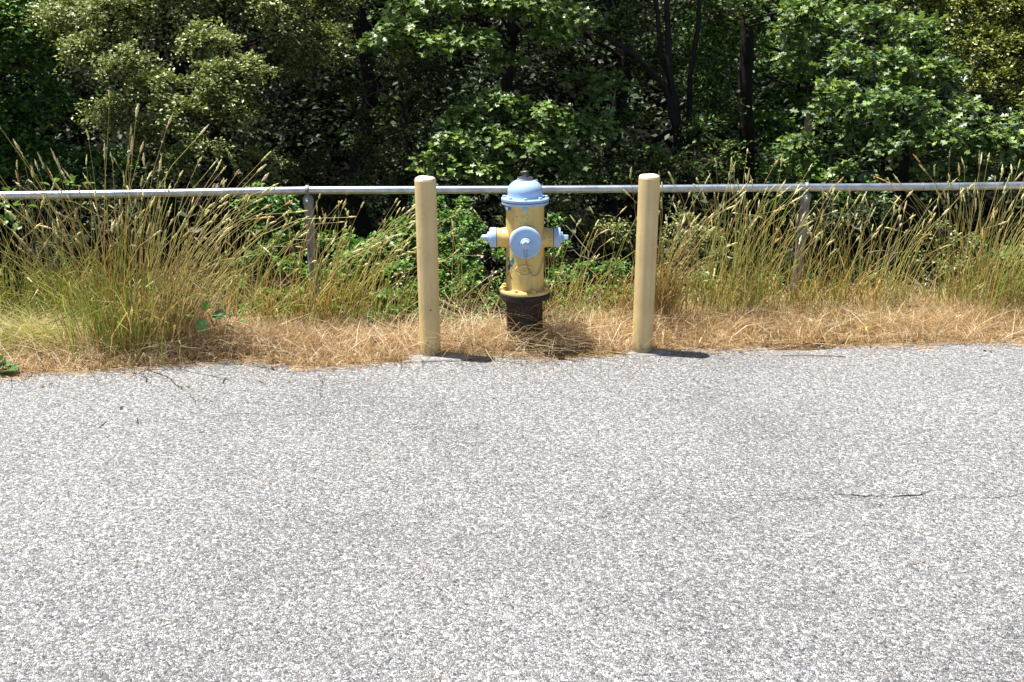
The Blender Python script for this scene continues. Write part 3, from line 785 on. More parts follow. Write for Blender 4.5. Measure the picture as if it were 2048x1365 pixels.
# slender many-stemmed tree
r_ = px_root(1365, 10.8)
st1 = [P(1368, 420, 10.8), P(1362, 300, 10.8), P(1352, 200, 10.8), P(1322, 110, 10.8), P(1312, 0, 10.8), P(1316, -200, 10.8)]
st2 = [P(1366, 400, 10.8), P(1350, 250, 10.7), P(1330, 175, 10.6), P(1270, 110, 10.5), P(1190, 60, 10.5)]
st3 = [P(1372, 420, 10.8), P(1378, 280, 10.9), P(1380, 150, 10.9), P(1396, 60, 10.9), P(1400, -100, 11)]
st4 = [P(1352, 250, 10.7), P(1338, 130, 10.7), P(1334, 20, 10.8), P(1340, -120, 10.8)]
tree('slender_tree', 'slender tree with several thin dark forking stems right of the right bollard', 'tree', r_, st1[-1], .038,
     cl([(1250, 60, 10.9, .36), (1310, 130, 11.1, .3), (1400, 130, 11.3, .34), (1440, 220, 11.2, .34), (1260, 250, 10.6, .3), (1400, 270, 10.6, .3), (1280, 320, 10.2, .3), (1350, 340, 10.2, .3), (1440, 320, 10.4, .34), (1220, 360, 10, .26), (1280, 10, 11, .4), (1440, 30, 11.4, .4)], nt=150)
     + wc([(1.6, 11.8, 3.6, .7)], nt=45),
     8, .040, L_SMALL, BRI + SHADEG + OAKG[:2], M_leaf, stems=[st1, st2, st3, st4], flat=.8, limb_r=.01)
# thick dark trunk
r_ = px_root(1492, 12.0)
st = [P(1500, 460, 12), P(1494, 300, 12), P(1490, 160, 12), P(1494, 60, 12), P(1480, -60, 12), P(1470, -300, 12.2)]
tree('thick_trunked_tree', 'thick dark leaning trunk with bright gaps of foliage behind, right of centre', 'tree', r_, st[-1], .10,
     cl([(1560, 60, 13.4, .6), (1440, 60, 13.6, .6), (1600, 180, 13, .5), (1420, 180, 13.4, .5), (1540, 260, 12.6, .4), (1580, 340, 11.5, .4), (1640, 20, 13, .6)], nt=110)
     + wc([(4.4, 12.6, 3.6, .7)], nt=40),
     8, .055, L_OVAL, BRI, M_leaf, stems=[st], flat=.7, limb_r=.02)
# lobed oak at the right
r_ = px_root(1800, 10.3)
tree('black_oak', 'bluish-green lobed-leaved oak sweeping down to the railing at right', 'tree', r_, (r_[0] + .2, 10.6, 3), .10,
     cl([(1740, 50, 9.6, .34), (1820, 70, 9.5, .34), (1700, 120, 9.3, .28), (1780, 140, 9.2, .32), (1860, 150, 9.2, .30), (1670, 195, 9.0, .26), (1745, 215, 8.9, .28), (1825, 220, 8.9, .30), (1910, 225, 9.0, .28),
         (1640, 235, 9.0, .18), (1880, 275, 8.8, .26), (1960, 275, 8.9, .26), (1790, 285, 8.8, .26), (1710, 275, 9.0, .22), (2020, 300, 8.9, .26), (1850, 325, 9.0, .24), (1600, 120, 10.2, .3), (1620, 40, 10.2, .4), (1950, 340, 9.1, .24), (1700, 350, 9.3, .24), (1600, 300, 10, .3), (2060, 250, 9, .3)], nt=105, zf=.6)
     + wc([(3.6, 10.6, 3.0, .8), (4.6, 10.8, 3.3, .9), (4.0, 11.4, 3.8, 1.0)], nt=50),
     7, .072, L_LOBE, MAPG + [(.11, .17, .10)], M_gloss, flat=.6, limb_r=.017, droop=.14, bias=.3, spread=1.0)
# yellow-green shrub in the top right
r_ = px_root(2060, 10.6)
tree('small_leaved_shrub', 'yellow-green small-leaved shrub filling the top right corner', 'shrub', r_, (r_[0], 10.6, 3), .08,
     cl([(1850, -10, 10.0, .36), (1940, 20, 9.8, .36), (2030, 20, 9.7, .4), (1960, 90, 9.6, .34), (2050, 110, 9.5, .36), (1990, 160, 9.4, .28), (2070, 190, 9.3, .3), (2140, 60, 9.6, .4), (2160, 180, 9.3, .4), (1990, -70, 10.3, .5), (2100, -80, 10.3, .5), (1820, -60, 10.3, .4)], nt=380)
     + wc([(5.4, 11, 3.2, .9), (6.2, 10.8, 3, .9), (5, 11.6, 3.6, .9)], nt=60),
     10, .032, L_SMALL, YELG, M_gloss, flat=.9, limb_r=.018, bias=.35)

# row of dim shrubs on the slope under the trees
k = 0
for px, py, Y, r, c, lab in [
    (60, 500, 10.6, .5, SHADEG, 'dark shrub on the slope behind the tall grass at far left'),
    (330, 440, 11.0, .55, SHADEG, 'dark shrub on the slope behind the big grass clump'),
    (660, 430, 10.4, .4, SHADEG, 'dim grey-green shrub below the railing right of the left post'),
    (980, 440, 10.8, .5, SHADEG, 'dim green shrub on the slope straight behind the hydrant'),
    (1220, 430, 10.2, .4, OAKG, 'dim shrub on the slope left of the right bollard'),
    (1500, 440, 11.2, .5, SHADEG, 'dim shrub on the slope left of the right railing post'),
    (1720, 460, 10.6, .42, SHADEG, 'dim shrub on the slope right of the right railing post'),
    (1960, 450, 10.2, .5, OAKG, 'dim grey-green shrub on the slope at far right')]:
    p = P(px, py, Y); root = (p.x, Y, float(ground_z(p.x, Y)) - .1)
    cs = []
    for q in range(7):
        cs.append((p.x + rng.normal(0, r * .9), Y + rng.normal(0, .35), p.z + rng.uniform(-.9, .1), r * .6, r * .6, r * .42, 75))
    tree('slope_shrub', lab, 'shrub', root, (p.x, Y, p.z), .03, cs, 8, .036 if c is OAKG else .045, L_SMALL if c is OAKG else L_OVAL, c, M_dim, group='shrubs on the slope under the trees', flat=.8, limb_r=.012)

# tall trees behind whose crowns close the canopy
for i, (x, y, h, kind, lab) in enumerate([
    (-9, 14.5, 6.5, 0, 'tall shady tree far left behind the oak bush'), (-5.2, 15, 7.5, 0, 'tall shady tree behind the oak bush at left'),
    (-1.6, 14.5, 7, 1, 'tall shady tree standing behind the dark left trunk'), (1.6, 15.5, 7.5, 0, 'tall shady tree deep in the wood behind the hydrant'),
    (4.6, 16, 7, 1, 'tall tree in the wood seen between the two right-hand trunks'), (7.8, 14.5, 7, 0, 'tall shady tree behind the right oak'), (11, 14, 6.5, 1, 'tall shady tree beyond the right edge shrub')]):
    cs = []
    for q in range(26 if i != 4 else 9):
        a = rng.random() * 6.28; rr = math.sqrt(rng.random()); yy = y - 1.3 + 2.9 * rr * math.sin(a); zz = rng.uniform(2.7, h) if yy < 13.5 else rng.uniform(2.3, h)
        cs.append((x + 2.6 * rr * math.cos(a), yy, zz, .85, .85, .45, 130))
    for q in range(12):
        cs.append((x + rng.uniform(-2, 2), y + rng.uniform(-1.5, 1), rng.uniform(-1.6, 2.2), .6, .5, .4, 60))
    tree('woodland_tree', lab, 'tree', (x, y, float(ground_z(x, y)) - .1), (x + .3, y + .2, h - 1), .13, cs, 6, .085, L_SMALL, BRI if i == 4 else SHADEG, M_leaf if i == 4 else M_dim, group='tall trees deeper in the wood', flat=.7, limb_r=.04, limb_share=.5)  # sunlit gap coloured by brighter leaves on one tree, shade by darker ones

# far undergrowth on the opposite slope reads as one mass
cs = []
for q in range(420):
    x = rng.uniform(-19, 19); y = rng.uniform(17, 30); z = float(ground_z(x, y))
    cs.append((x, y, z + rng.uniform(.2, 1.6), 1.1, 1.1, .8, 26))
for q in range(200):
    x = rng.uniform(-18, 18); y = rng.uniform(18, 26); cs.append((x, y, rng.uniform(2.4, 8), 1.5, 1.5, .8, 44))
(V, F_, cc_), tw = foliage(cs, 7, .17, L_SMALL, SHADEG, flat=.8)
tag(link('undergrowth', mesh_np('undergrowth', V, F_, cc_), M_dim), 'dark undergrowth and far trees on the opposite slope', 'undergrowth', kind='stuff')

# ------------------------------------------------------------------ brambles and bright weeds just behind the railing
FLW = tmpl([(0, 0, 0), (.35, .6, .1), (0, 1, .12), (-.35, .6, .1)], [(0, 1, 2), (0, 2, 3)])
def flowers(parent, pts, col, r, name='flower', petals=5):
    """one small flower mesh, shared"""
    V, F_, cc = [], [], []
    a = np.arange(petals) * 2 * np.pi / petals
    D = np.stack([np.cos(a), np.sin(a), np.full(petals, .25)], 1); N = np.tile([0, 0, 1.0], (petals, 1))
    me = mesh_np(name, *leaves(np.zeros((petals, 3)), D, N, np.full(petals, r), FLW, np.tile(col, (petals, 1)), 1.4)[:2], np.tile(col, (petals * 4, 1)))
    o0 = Vector(parent.location)
    for p in pts:
        o = link(name, me, M_flower, parent); o.location = Vector(p) - o0
        o.rotation_euler = (rng.uniform(.2, 1.3), rng.uniform(-.4, .4), rng.uniform(0, 6)); s = rng.uniform(.7, 1.2); o.scale = (s, s, s)

def weed(name, label, cat, root_px, cs, size, T, cols, mat=M_leaf, nt=80, per=8, grp=None, flat=.55):
    root = px_root(root_px[0], root_px[1])
    root = (root[0], root[1], root[2] + .1)
    return tree(name, label, cat, root, (root[0], root[1], root[2] + .5), .008, cl(cs, nt=nt, zf=.8), per, size, T, cols, mat, grp, flat=flat, limb_r=.0045, twig_r=.0015, trunk=False, bias=.5)
GRP = 'green brambles and weeds behind the railing'
w1 = weed('bramble_bush', 'bright green bramble left of the left railing post', 'bramble', (560, 6.9),
     [(500, 410, 7.0, .13), (560, 420, 7.0, .15), (600, 470, 6.9, .15), (540, 480, 6.9, .16), (500, 520, 6.8, .15), (570, 540, 6.7, .15), (480, 580, 6.7, .12), (600, 590, 6.6, .12), (545, 600, 6.5, .12), (520, 390, 7.1, .08), (500, 625, 6.0, .08), (590, 625, 6.1, .09), (630, 560, 6.6, .12), (545, 640, 5.95, .06)], .034, L_OVAL, BRI, nt=420, grp=GRP)
w2 = weed('bramble_bush', 'green bramble with white flowers between the left railing post and left bollard', 'bramble', (740, 6.8),
     [(670, 500, 6.9, .15), (720, 520, 6.8, .16), (775, 505, 6.9, .15), (820, 470, 7.0, .15), (830, 520, 6.9, .15), (790, 560, 6.7, .16), (700, 570, 6.7, .15), (660, 570, 6.6, .12), (750, 600, 6.5, .14), (820, 600, 6.5, .13), (860, 560, 6.8, .14), (845, 420, 7.2, .1), (800, 630, 6.1, .10), (735, 635, 6.0, .08), (850, 640, 6.0, .10), (680, 625, 6.1, .07), (700, 530, 6.5, .1)], .042, L_OVAL, BRI, nt=330, grp=GRP)
w3 = weed('bramble_bush', 'leafy weed with yellow flowers between the left bollard and hydrant', 'weed', (940, 6.7),
     [(900, 440, 7.0, .11), (940, 460, 6.9, .13), (890, 490, 6.8, .13), (950, 510, 6.7, .14), (900, 545, 6.6, .15), (970, 555, 6.6, .14), (1000, 520, 6.7, .1), (930, 600, 6.5, .15), (985, 610, 6.4, .11), (890, 600, 6.5, .12), (885, 400, 7.2, .06), (925, 410, 7.1, .07), (905, 635, 6.0, .10), (955, 640, 6.0, .09), (890, 660, 5.9, .05), (930, 575, 6.3, .1), (990, 585, 6.2, .08)], .026, L_OVAL, BRI, nt=560, grp=GRP)
w4 = weed('bramble_bush', 'green weed growing between the hydrant and the right bollard', 'weed', (1180, 6.7),
     [(1120, 500, 6.9, .10), (1120, 560, 6.7, .13), (1175, 545, 6.8, .12), (1225, 545, 6.8, .13), (1245, 590, 6.6, .12), (1190, 600, 6.6, .13), (1140, 620, 6.5, .10), (1115, 440, 7.1, .07), (1175, 635, 6.05, .09), (1225, 640, 6.05, .08), (1125, 640, 6.05, .06)], .028, L_OVAL, BRI, nt=380, grp=GRP)
w5 = weed('grey_shrub', 'pale grey-green small shrub behind grass right of the right bollard', 'shrub', (1380, 7.5),
     [(1370, 455, 7.5, .17), (1410, 480, 7.4, .17), (1350, 500, 7.4, .15), (1430, 520, 7.3, .16), (1390, 540, 7.2, .16)], .026, L_SMALL, OAKG, M_gloss, nt=350, grp=GRP, flat=.8)
w6 = weed('leafy_weed', 'low green weed at the foot of the right bollard', 'weed', (1355, 6.5),
     [(1335, 560, 6.6, .09), (1360, 600, 6.4, .11), (1400, 570, 6.6, .11), (1345, 640, 6.2, .08), (1380, 625, 6.3, .09)], .028, L_OVAL, BRI, nt=330, grp=GRP)
w7 = weed('leafy_weed', 'low green weed left of the right railing post', 'weed', (1530, 6.5),
     [(1500, 580, 6.5, .10), (1545, 570, 6.5, .12), (1580, 610, 6.3, .09), (1620, 590, 6.5, .08)], .026, L_OVAL, BRI + OAKG, nt=260, grp=GRP)
w8 = weed('leafy_weed', 'bright green weed behind grass at the right edge', 'weed', (2050, 6.7),
     [(2030, 520, 6.8, .14), (2070, 560, 6.7, .16), (2035, 590, 6.5, .12), (2090, 500, 6.9, .16)], .034, L_OVAL, BRI, nt=330, grp=GRP)
w9 = weed('grey_shrub', 'grey-green shrub behind grass right of the right railing post', 'shrub', (1880, 7.8),
     [(1880, 470, 7.9, .18), (1900, 540, 7.6, .18), (1850, 520, 7.7, .14), (1950, 500, 7.8, .15)], .028, L_SMALL, OAKG, M_gloss, nt=170, grp=GRP, flat=.8)
w10 = weed('bramble_vine', 'bramble vine with pale green leaves climbing over the railing at far left', 'bramble', (60, 6.4),
     [(25, 400, 6.3, .10, .5), (100, 375, 6.3, .10, .4), (150, 362, 6.3, .07, .3), (20, 440, 6.4, .09), (130, 420, 6.5, .08)], .055, L_OVAL, [(.16, .27, .06), (.12, .23, .06), (.20, .30, .08)], nt=85, per=6, grp=GRP)
w11 = weed('leafy_weed', 'small green weed at the right foot of the big grass clump', 'weed', (470, 6.2),
     [(450, 600, 6.2, .08), (475, 570, 6.3, .08), (465, 630, 6.0, .07), (490, 620, 6.1, .07)], .03, L_OVAL, BRI, nt=300, grp=GRP)
def jit(lst, Y, n, s):
    out = []
    for px, py in lst:
        for _ in range(n): out.append(P(px + rng.normal(0, s), py + rng.normal(0, s), Y + rng.normal(0, .04)))
    return out
flowers(w2, jit([(790, 540), (800, 548), (808, 555), (775, 480), (785, 485), (795, 570), (700, 590), (690, 600), (725, 565), (640, 590), (755, 630)], 6.45, 2, 5), (.80, .76, .80), .012)
flowers(w3, jit([(890, 500), (905, 520), (920, 450), (895, 470), (960, 500), (905, 545), (930, 560), (975, 540), (880, 560), (1000, 560), (950, 520), (940, 590), (985, 580), (970, 610)], 6.45, 2, 7), (.62, .60, .04), .009)
flowers(w3, jit([(965, 520), (990, 553), (1005, 560), (985, 548)], 6.4, 3, 5), (.75, .72, .70), .009)
flowers(w4, jit([(1130, 545), (1160, 580), (1150, 600), (1180, 570), (1215, 560), (1140, 620)], 6.4, 2, 6), (.75, .72, .75), .009)
flowers(w4, jit([(1110, 500), (1100, 530), (1200, 620), (1170, 650)], 6.35, 2, 6), (.62, .60, .04), .008)

# big-leaved bramble sprays: every leaf its own object
def big_leaves(name, label, cat, lst, size, col, Yb, grp=None, rootpx=None):
    root = px_root(rootpx or lst[0][0], Yb); t = empty(name, root); tag(t, label, cat, grp); o0 = Vector(root)
    mes = []
    for c in range(3):
        a = np.linspace(0, 1, 7); w = .42 * np.sin(np.pi * a ** .8) ** .8
        V = [(0, 0, 0)]; 
        bm = bmesh.new(); rows = []
        for i, (u, ww) in enumerate(zip(a, w)):
            ww = max(ww, .004) * (1 + (.09 if i % 2 else -.04)); z = -.16 * u * u
            rows.append([bm.verts.new((-ww, u, z + ww * .28)), bm.verts.new((-ww * .5, u, z + ww * .12 + .012 * (i % 2))), bm.verts.new((0, u, z)), bm.verts.new((ww * .5, u, z + ww * .12 + .012 * (i % 2))), bm.verts.new((ww, u, z + ww * .28))])
        for p_, q_ in zip(rows, rows[1:]):
            for k in range(4): bm.faces.new((p_[k], p_[k + 1], q_[k + 1], q_[k]))
        me = bm_mesh('leaf', bm, True, 80)
        ca = me.color_attributes.new('Col', 'FLOAT_COLOR', 'POINT'); cc = np.array([*(np.array(col) * (.85 + .15 * c)), 1.0])
        ca.data.foreach_set('color', np.tile(cc, len(me.vertices)).astype(np.float32)); mes.append(me)
    for px, py, Y, ang, s in lst:
        p = P(px, py, Y); o = link('leaf', mes[rng.integers(3)], M_leaf, t); o.location = p - o0
        d = Vector((math.cos(ang), -.45 + .3 * rng.random(), math.sin(ang) * .6)).normalized()
        q = d.to_track_quat('Y', 'Z'); o.rotation_euler = (q.to_matrix() @ Matrix.Rotation(rng.normal(0, .25), 3, 'Y')).to_euler()
        z = size * s; o.scale = (z, z, z)
        bm = bmesh.new(); b = Vector((root[0] + rng.normal(0, .02), root[1], root[2])) - o0
        e = p - o0; mid = b.lerp(e, .6) + Vector((0, 0, .05)); tube(bm, [b, mid, e], [.0022, .0016, .001], 5)
        link('stalk', bm_mesh('stalk', bm), M_twig, t)
big_leaves('bramble_spray', 'spray of large ribbed green leaves low beside the big grass clump', 'bramble',
    [(400, 600, 5.40, 2.4, 1), (415, 598, 5.40, .9, 1), (400, 606, 5.37, -.6, .8), (430, 610, 5.40, .4, .7), (395, 632, 5.30, 3.0, 1), (405, 636, 5.25, -1.6, 1.1), (425, 630, 5.27, .2, 1.1), (412, 622, 5.31, 1.5, .8),
     (440, 640, 5.27, 2.0, .7), (460, 635, 5.27, .6, .8), (380, 612, 5.45, 2.8, .6), (450, 650, 5.25, -.3, .7), (475, 645, 5.30, .5, .6)], .082, (.15, .29, .10), 5.5, GRP, 425)
big_leaves('broadleaf_weed', 'broad-leaved weed cut off by the left edge at the road', 'weed',
    [(-12, 740, 5.0, .75, 1.1), (4, 742, 4.98, .55, 1.2), (-25, 730, 5.02, 1.6, 1.0), (-30, 745, 5.0, 2.2, 1.1), (-5, 728, 5.02, 1.3, .9), (0, 750, 4.96, -.1, .7)], .10, (.09, .22, .08), 5.0, GRP, -14)
big_leaves('thimbleberry_spray', 'pale green toothed leaves hanging under the railing at far left', 'bramble',
    [(10, 410, 6.05, 2.8, 1), (30, 412, 6.05, .5, 1.1), (15, 425, 6.05, -1.2, .8), (75, 415, 6.1, 2.6, .8), (90, 410, 6.1, .3, .9), (170, 368, 6.12, .35, 1), (145, 372, 6.12, .2, .9), (100, 372, 6.12, 2.4, .9), (110, 365, 6.12, 1.1, .8), (60, 385, 6.12, 3.2, .7), (130, 385, 6.15, -.4, .7), (20, 385, 6.15, 2, .8)], .07, (.15, .29, .07), 6.1, GRP, 60)

# ------------------------------------------------------------------ dry verge grass
STRAW = [(.70, .51, .28), (.77, .60, .36), (.60, .40, .19), (.46, .28, .13), (.82, .70, .47), (.62, .47, .23)]
RUST = [(.36, .20, .10), (.28, .15, .08), (.45, .28, .15)]
GRN = [(.17, .23, .05), (.22, .27, .06), (.12, .18, .04), (.30, .31, .09)]
def blades(n, bx, by, h, cols, w=(.0012, .0024), lean=.5, m=4, leandir=None):
    bz = ground_z(bx, by)
    az = rng.random(n) * 2 * np.pi if leandir is None else leandir + rng.normal(0, .9, n)
    ln = lean * (.3 + rng.random(n)) * h
    t = np.linspace(0, 1, m)[None]
    cur = 1.3 + rng.random(n)[:, None] * 1.4
    px_ = bx[:, None] + np.cos(az)[:, None] * ln[:, None] * t ** cur; py_ = by[:, None] + np.sin(az)[:, None] * ln[:, None] * t ** cur
    pz_ = bz[:, None] + h[:, None] * (t - .18 * lean * t ** 3)
    pts = np.stack([px_, py_, pz_], -1); pts[:, 1:-1] += rng.normal(0, .004, pts[:, 1:-1].shape)
    wd = rng.uniform(w[0], w[1], n)[:, None] * np.array([1, .95, .7, .15][:m] if m == 4 else np.linspace(1, .15, m))[None]
    a2 = rng.normal(0, .7, n); side = np.stack([np.cos(a2), np.sin(a2), np.zeros(n)], -1)
    return ribbons(pts, wd, side, cols)

def strip(n, d0, d1, power=1.0):
    x = rng.uniform(-4.6, 4.6, n); dep = (.93 + 0 * x) * np.interp(x, [-2.6, -2.0, -1.2, -.5, .5, .9, 1.4, 5], [.70, .50, .46, .36, .38, .46, .90, 1.0]) + .12 * (vnoise(x * 3, 0 * x, 12) - .5)
    d = d0 + (d1 * dep - d0) * rng.random(n) ** power
    return x, edge_y(x) + d
parts = []
# short dense mat
n = 36000; x, y = strip(n, .0, 1.05, 1.0); 
dd = y - edge_y(x); h = (.045 + .11 * vnoise(x * 2.1, y * 2.3, 1) * np.clip(dd * 2 + .3, .35, 1.2)) * (.5 + .9 * rng.random(n))
kp = (y > BL.y - .03) | (np.abs(x - BL.x - .06) > .2 * rng.random(n) + .05); x, y, dd, h = x[kp], y[kp], dd[kp], h[kp]; n = len(x)
h = h * np.interp(x, [-2.2, -1.2, -.5, .6, 1.3], [.95, .8, .7, .7, 1])
cc = pal(n, STRAW, .2); rmask = vnoise(x * 1.3 + 4, y * 2, 7) > .76; cc[rmask] = pal(int(rmask.sum()), RUST + STRAW[:3], .2)
gm = (rng.random(n) < np.clip((dd - .3) * .35, 0.02, .3)); cc[gm] = pal(int(gm.sum()), GRN, .2)
parts.append(blades(n, x, y, h, cc, (.0016, .0036), 1.25))
# fine, taller dry grass
n = 9000; x, y = strip(n, .12, 1.0); h = (.10 + .20 * vnoise(x * 1.7 + 3, y * 2, 4)) * (.5 + .6 * rng.random(n))
parts.append(blades(n, x, y, h, pal(n, STRAW, .2), (.0014, .0028), .8))
# reddish fine grass right of the big clump and mid-left
for cx_, cy_, sx, sy, hh, nn in [(350, 5.5, .12, .10, .32, 3600), (560, 5.45, .25, .10, .17, 2600), (690, 5.45, .2, .10, .16, 2000), (230, 5.35, .12, .08, .18, 1500), (1450, 5.75, .5, .12, .2, 3200), (1750, 5.85, .6, .12, .2, 3600), (1990, 5.9, .3, .12, .22, 2400)]:
    cxw = P(cx_, 680, cy_).x; nn = int(nn * .6); x = rng.normal(cxw, sx, nn); y = rng.normal(cy_ + .0, sy, nn); y = np.maximum(y, edge_y(x) + .02)
    parts.append(blades(nn, x, y, hh * (.4 + .8 * rng.random(nn)), pal(nn, (RUST + STRAW) if cx_ < 1000 else STRAW, .2), (.0013, .0026), .7))
n = 6500; x, y = strip(n, .03, 1.0); h = .07 + .20 * rng.random(n) ** 1.5
parts.append(blades(n, x, y, h, pal(n, [(.72, .62, .45), (.64, .52, .34), (.52, .38, .22)], .15), (.0028, .0048), 1.8))
V, F_, c_ = merge(parts)
tag(link('dry_grass', mesh_np('dry_grass', V, F_, c_), M_straw), 'dry straw-coloured grass along the road edge', 'dry grass', kind='stuff')

# thatch: straws lying flat along the kerbless edge
def lying(n, x, y, z0, L, cols, w=(.0012, .0026), az=None):
    a = (rng.normal(0, .45, n) + (rng.random(n) < .5) * np.pi) if az is None else az
    t = np.linspace(-.5, .5, 4)[None]
    bend = rng.normal(0, .22, n)[:, None]
    px_ = x[:, None] + np.cos(a)[:, None] * L[:, None] * t - np.sin(a)[:, None] * L[:, None] * bend * (t ** 2 - .1)
    py_ = y[:, None] + np.sin(a)[:, None] * L[:, None] * t + np.cos(a)[:, None] * L[:, None] * bend * (t ** 2 - .1)
    pz_ = z0[:, None] + rng.random((n, 1)) * .006 + np.abs(t) * 0 + rng.random((n, 1)) * .03 * (t + .5) * L[:, None] * 3
    pts = np.stack([px_, py_, pz_], -1)
    wd = rng.uniform(w[0], w[1], n)[:, None] * np.array([.6, 1, 1, .5])[None]
    side = np.stack([-np.sin(a), np.cos(a), rng.normal(0, .25, n)], -1)
    return ribbons(pts, wd, nrm(side), cols)
n = 15000; x = rng.uniform(-4.6, 4.6, n); lim = .02 + .10 * vnoise(x * 2.3, 0 * x, 8) * vnoise(x * 9, 0 * x, 15) * 1.6 + .05 * (rng.random(n) < .08)
d = -lim + (lim + .26) * rng.random(n) ** .85; y = edge_y(x) + d
keep = (np.abs((x - BL.x - .06) / .19) ** 2 + np.abs((y - BL.y + .07) / .09) ** 2 > rng.uniform(.5, 1.1, n)) & (np.abs((x - BRt.x - .03) / .13) ** 2 + np.abs((y - BRt.y + .07) / .07) ** 2 > rng.uniform(.3, 1.1, n))
x, y, d = x[keep], y[keep], d[keep]; n = len(x)
z0 = np.maximum(ground_z(x, y), .002) + .028 * np.clip((d + .03) * 6, 0, 1) * rng.random(n)
dark = (.20, .12, .06)
A = lying(n, x, y, z0, rng.uniform(.03, .13, n), pal(n, STRAW[:4] + [(.30, .19, .09), dark, (.50, .36, .2)], .2))
tag(link('straw_thatch', mesh_np('straw_thatch', *merge([A])), M_straw), 'flattened straw and pine needles lying over the asphalt edge', 'straw', kind='stuff')
# sparse bits of straw and debris on the road
n = 420; x = rng.uniform(-3.5, 3.9, n); y = edge_y(x) - .02 - np.abs(rng.normal(0, .22, n))
n2 = 420; x = np.concatenate([x, rng.uniform(-3, 3.4, n2)]); y = np.concatenate([y, rng.uniform(2.3, 5.2, n2)]); nn = n + n2
L = np.concatenate([rng.uniform(.015, .07, n), rng.uniform(.008, .035, n2)])
A = lying(nn, x, y, np.full(nn, .002), L, pal(nn, [(.36, .22, .10), (.50, .34, .17), (.22, .13, .07), (.55, .42, .22)], .2), (.001, .0019), rng.random(nn) * 6.28)
tag(link('straw_litter', mesh_np('straw_litter', *merge([A])), M_straw), 'loose bits of straw scattered on the asphalt', 'straw', kind='stuff')
# loose stones and crumbs broken off along the edge
n = 1500; x = rng.uniform(-4.4, 4.6, n); y = edge_y(x) + .02 - np.abs(rng.normal(0, .09, n)); r = rng.uniform(.0016, .0052, n)
t_ = np.array([(1, 0, .35), (.3, .95, .4), (-.8, .6, .3), (-.8, -.6, .35), (.3, -.95, .3), (0, 0, .95), (0, 0, -.1)]); f_ = np.array([(i, (i + 1) % 5, 5) for i in range(5)])
V = t_[None] * (1 + rng.normal(0, .22, (n, 7, 3))) * r[:, None, None]; an = rng.random(n) * 6.28
V = np.stack([V[..., 0] * np.cos(an)[:, None] - V[..., 1] * np.sin(an)[:, None], V[..., 0] * np.sin(an)[:, None] + V[..., 1] * np.cos(an)[:, None], V[..., 2]], -1)
V[:, :5, 2] -= r[:, None] * .6; V = V + np.stack([x, y, np.maximum(ground_z(x, y), 0) + r * .2], -1)[:, None]
cg = np.repeat(pal(n, [(.5, .5, .49), (.32, .32, .32), (.2, .2, .21), (.6, .58, .55), (.35, .26, .18)], .2)[:, None], 7, 1).reshape(-1, 3)
tag(link('loose_gravel', mesh_np('loose_gravel', V.reshape(-1, 3), (f_[None] + (np.arange(n) * 7)[:, None, None]).reshape(-1, 3), cg), M_straw), 'loose grey stones along the edge of the asphalt', 'gravel', kind='stuff')
# small dead leaves blown against the verge
n = 260; x = rng.uniform(-4.4, 4.6, n); y = edge_y(x) + rng.normal(.06, .13, n); z = np.maximum(ground_z(x, y), 0) + .006 + .03 * rng.random(n) * (y > edge_y(x))
Dv = np.stack([np.cos(x * 97), np.sin(x * 97), rng.normal(0, .25, n)], -1)
tag(link('dead_leaves', mesh_np('dead_leaves', *leaves(np.stack([x, y, z], -1), Dv, np.array([0, 0, 1.0]) + rng.normal(0, .4, (n, 3)), rng.uniform(.012, .032, n), L_OVAL, pal(n, [(.22, .12, .06), (.34, .20, .10), (.15, .09, .05), (.45, .32, .18)], .2))), M_straw), 'small curled brown dead leaves along the road edge', 'dead leaves', kind='stuff')
# the one long reddish straw on the road at right
p1, p2 = G(1562, 713), G(1690, 715); bm = bmesh.new()
tube(bm, [p1 + Vector((0, 0, .004)), p1.lerp(p2, .35) + Vector((0, .01, .006)), p1.lerp(p2, .7) + Vector((0, .008, .005)), p2 + Vector((0, 0, .004))], .0022, 5)
o = link('grass_stalk', bm_mesh('grass_stalk', bm), M_rustcrack); tag(o, 'long reddish stalk lying on the asphalt at right', 'stalk')

# purplish-grey dried flower heads in the verge
def fuzz_mesh(L=.03, r=.009, col=(.24, .18, .20), n=44):
    t = rng.random(n); a = rng.random(n) * 6.28
    Pn = np.stack([0 * t, 0 * t, t * L], -1); D = np.stack([np.cos(a), np.sin(a), .9 + 0 * a], -1)
    V, F_, c = leaves(Pn, D, rng.normal(0, 1, (n, 3)), r * (.6 + .7 * rng.random(n)), L_SMALL, pal(n, [col, (.34, .27, .27), (.18, .13, .14)], .2))
    return V, F_, c
fl = []
spots = [(1080, 590), (1150, 650), (1125, 640), (1100, 670), (1180, 610), (1140, 600), (1210, 610), (1060, 680), (965, 690), (1075, 710), (690, 640), (700, 655), (720, 650), (800, 650), (780, 660), (640, 670), (600, 690), (330, 650), (420, 690), (340, 690), (1450, 640), (1480, 625), (1440, 660), (1510, 640), (1700, 620), (1650, 640), (1800, 625), (1330, 650), (1350, 630), (1400, 645), (1200, 660), (1230, 640), (1015, 640), (930, 660), (900, 650), (870, 690), (1110, 700), (1040, 700), (820, 680), (760, 650), (300, 710), (1250, 690), (1780, 610), (1830, 620)]
for px, py in spots:
    for q in range(2):
        V, F_, c = fuzz_mesh(rng.uniform(.02, .035), rng.uniform(.005, .009)); 
        ax = Vector((rng.normal(0, .7), rng.normal(0, .5), rng.uniform(-.2, 1))).normalized(); Rm = np.array(ax.to_track_quat('Z', 'Y').to_matrix())
        p = P(px + rng.normal(0, 12), py + rng.normal(0, 8), 5.62 + rng.normal(0, .08)); fl.append((V @ Rm.T + np.array(p), F_, c))
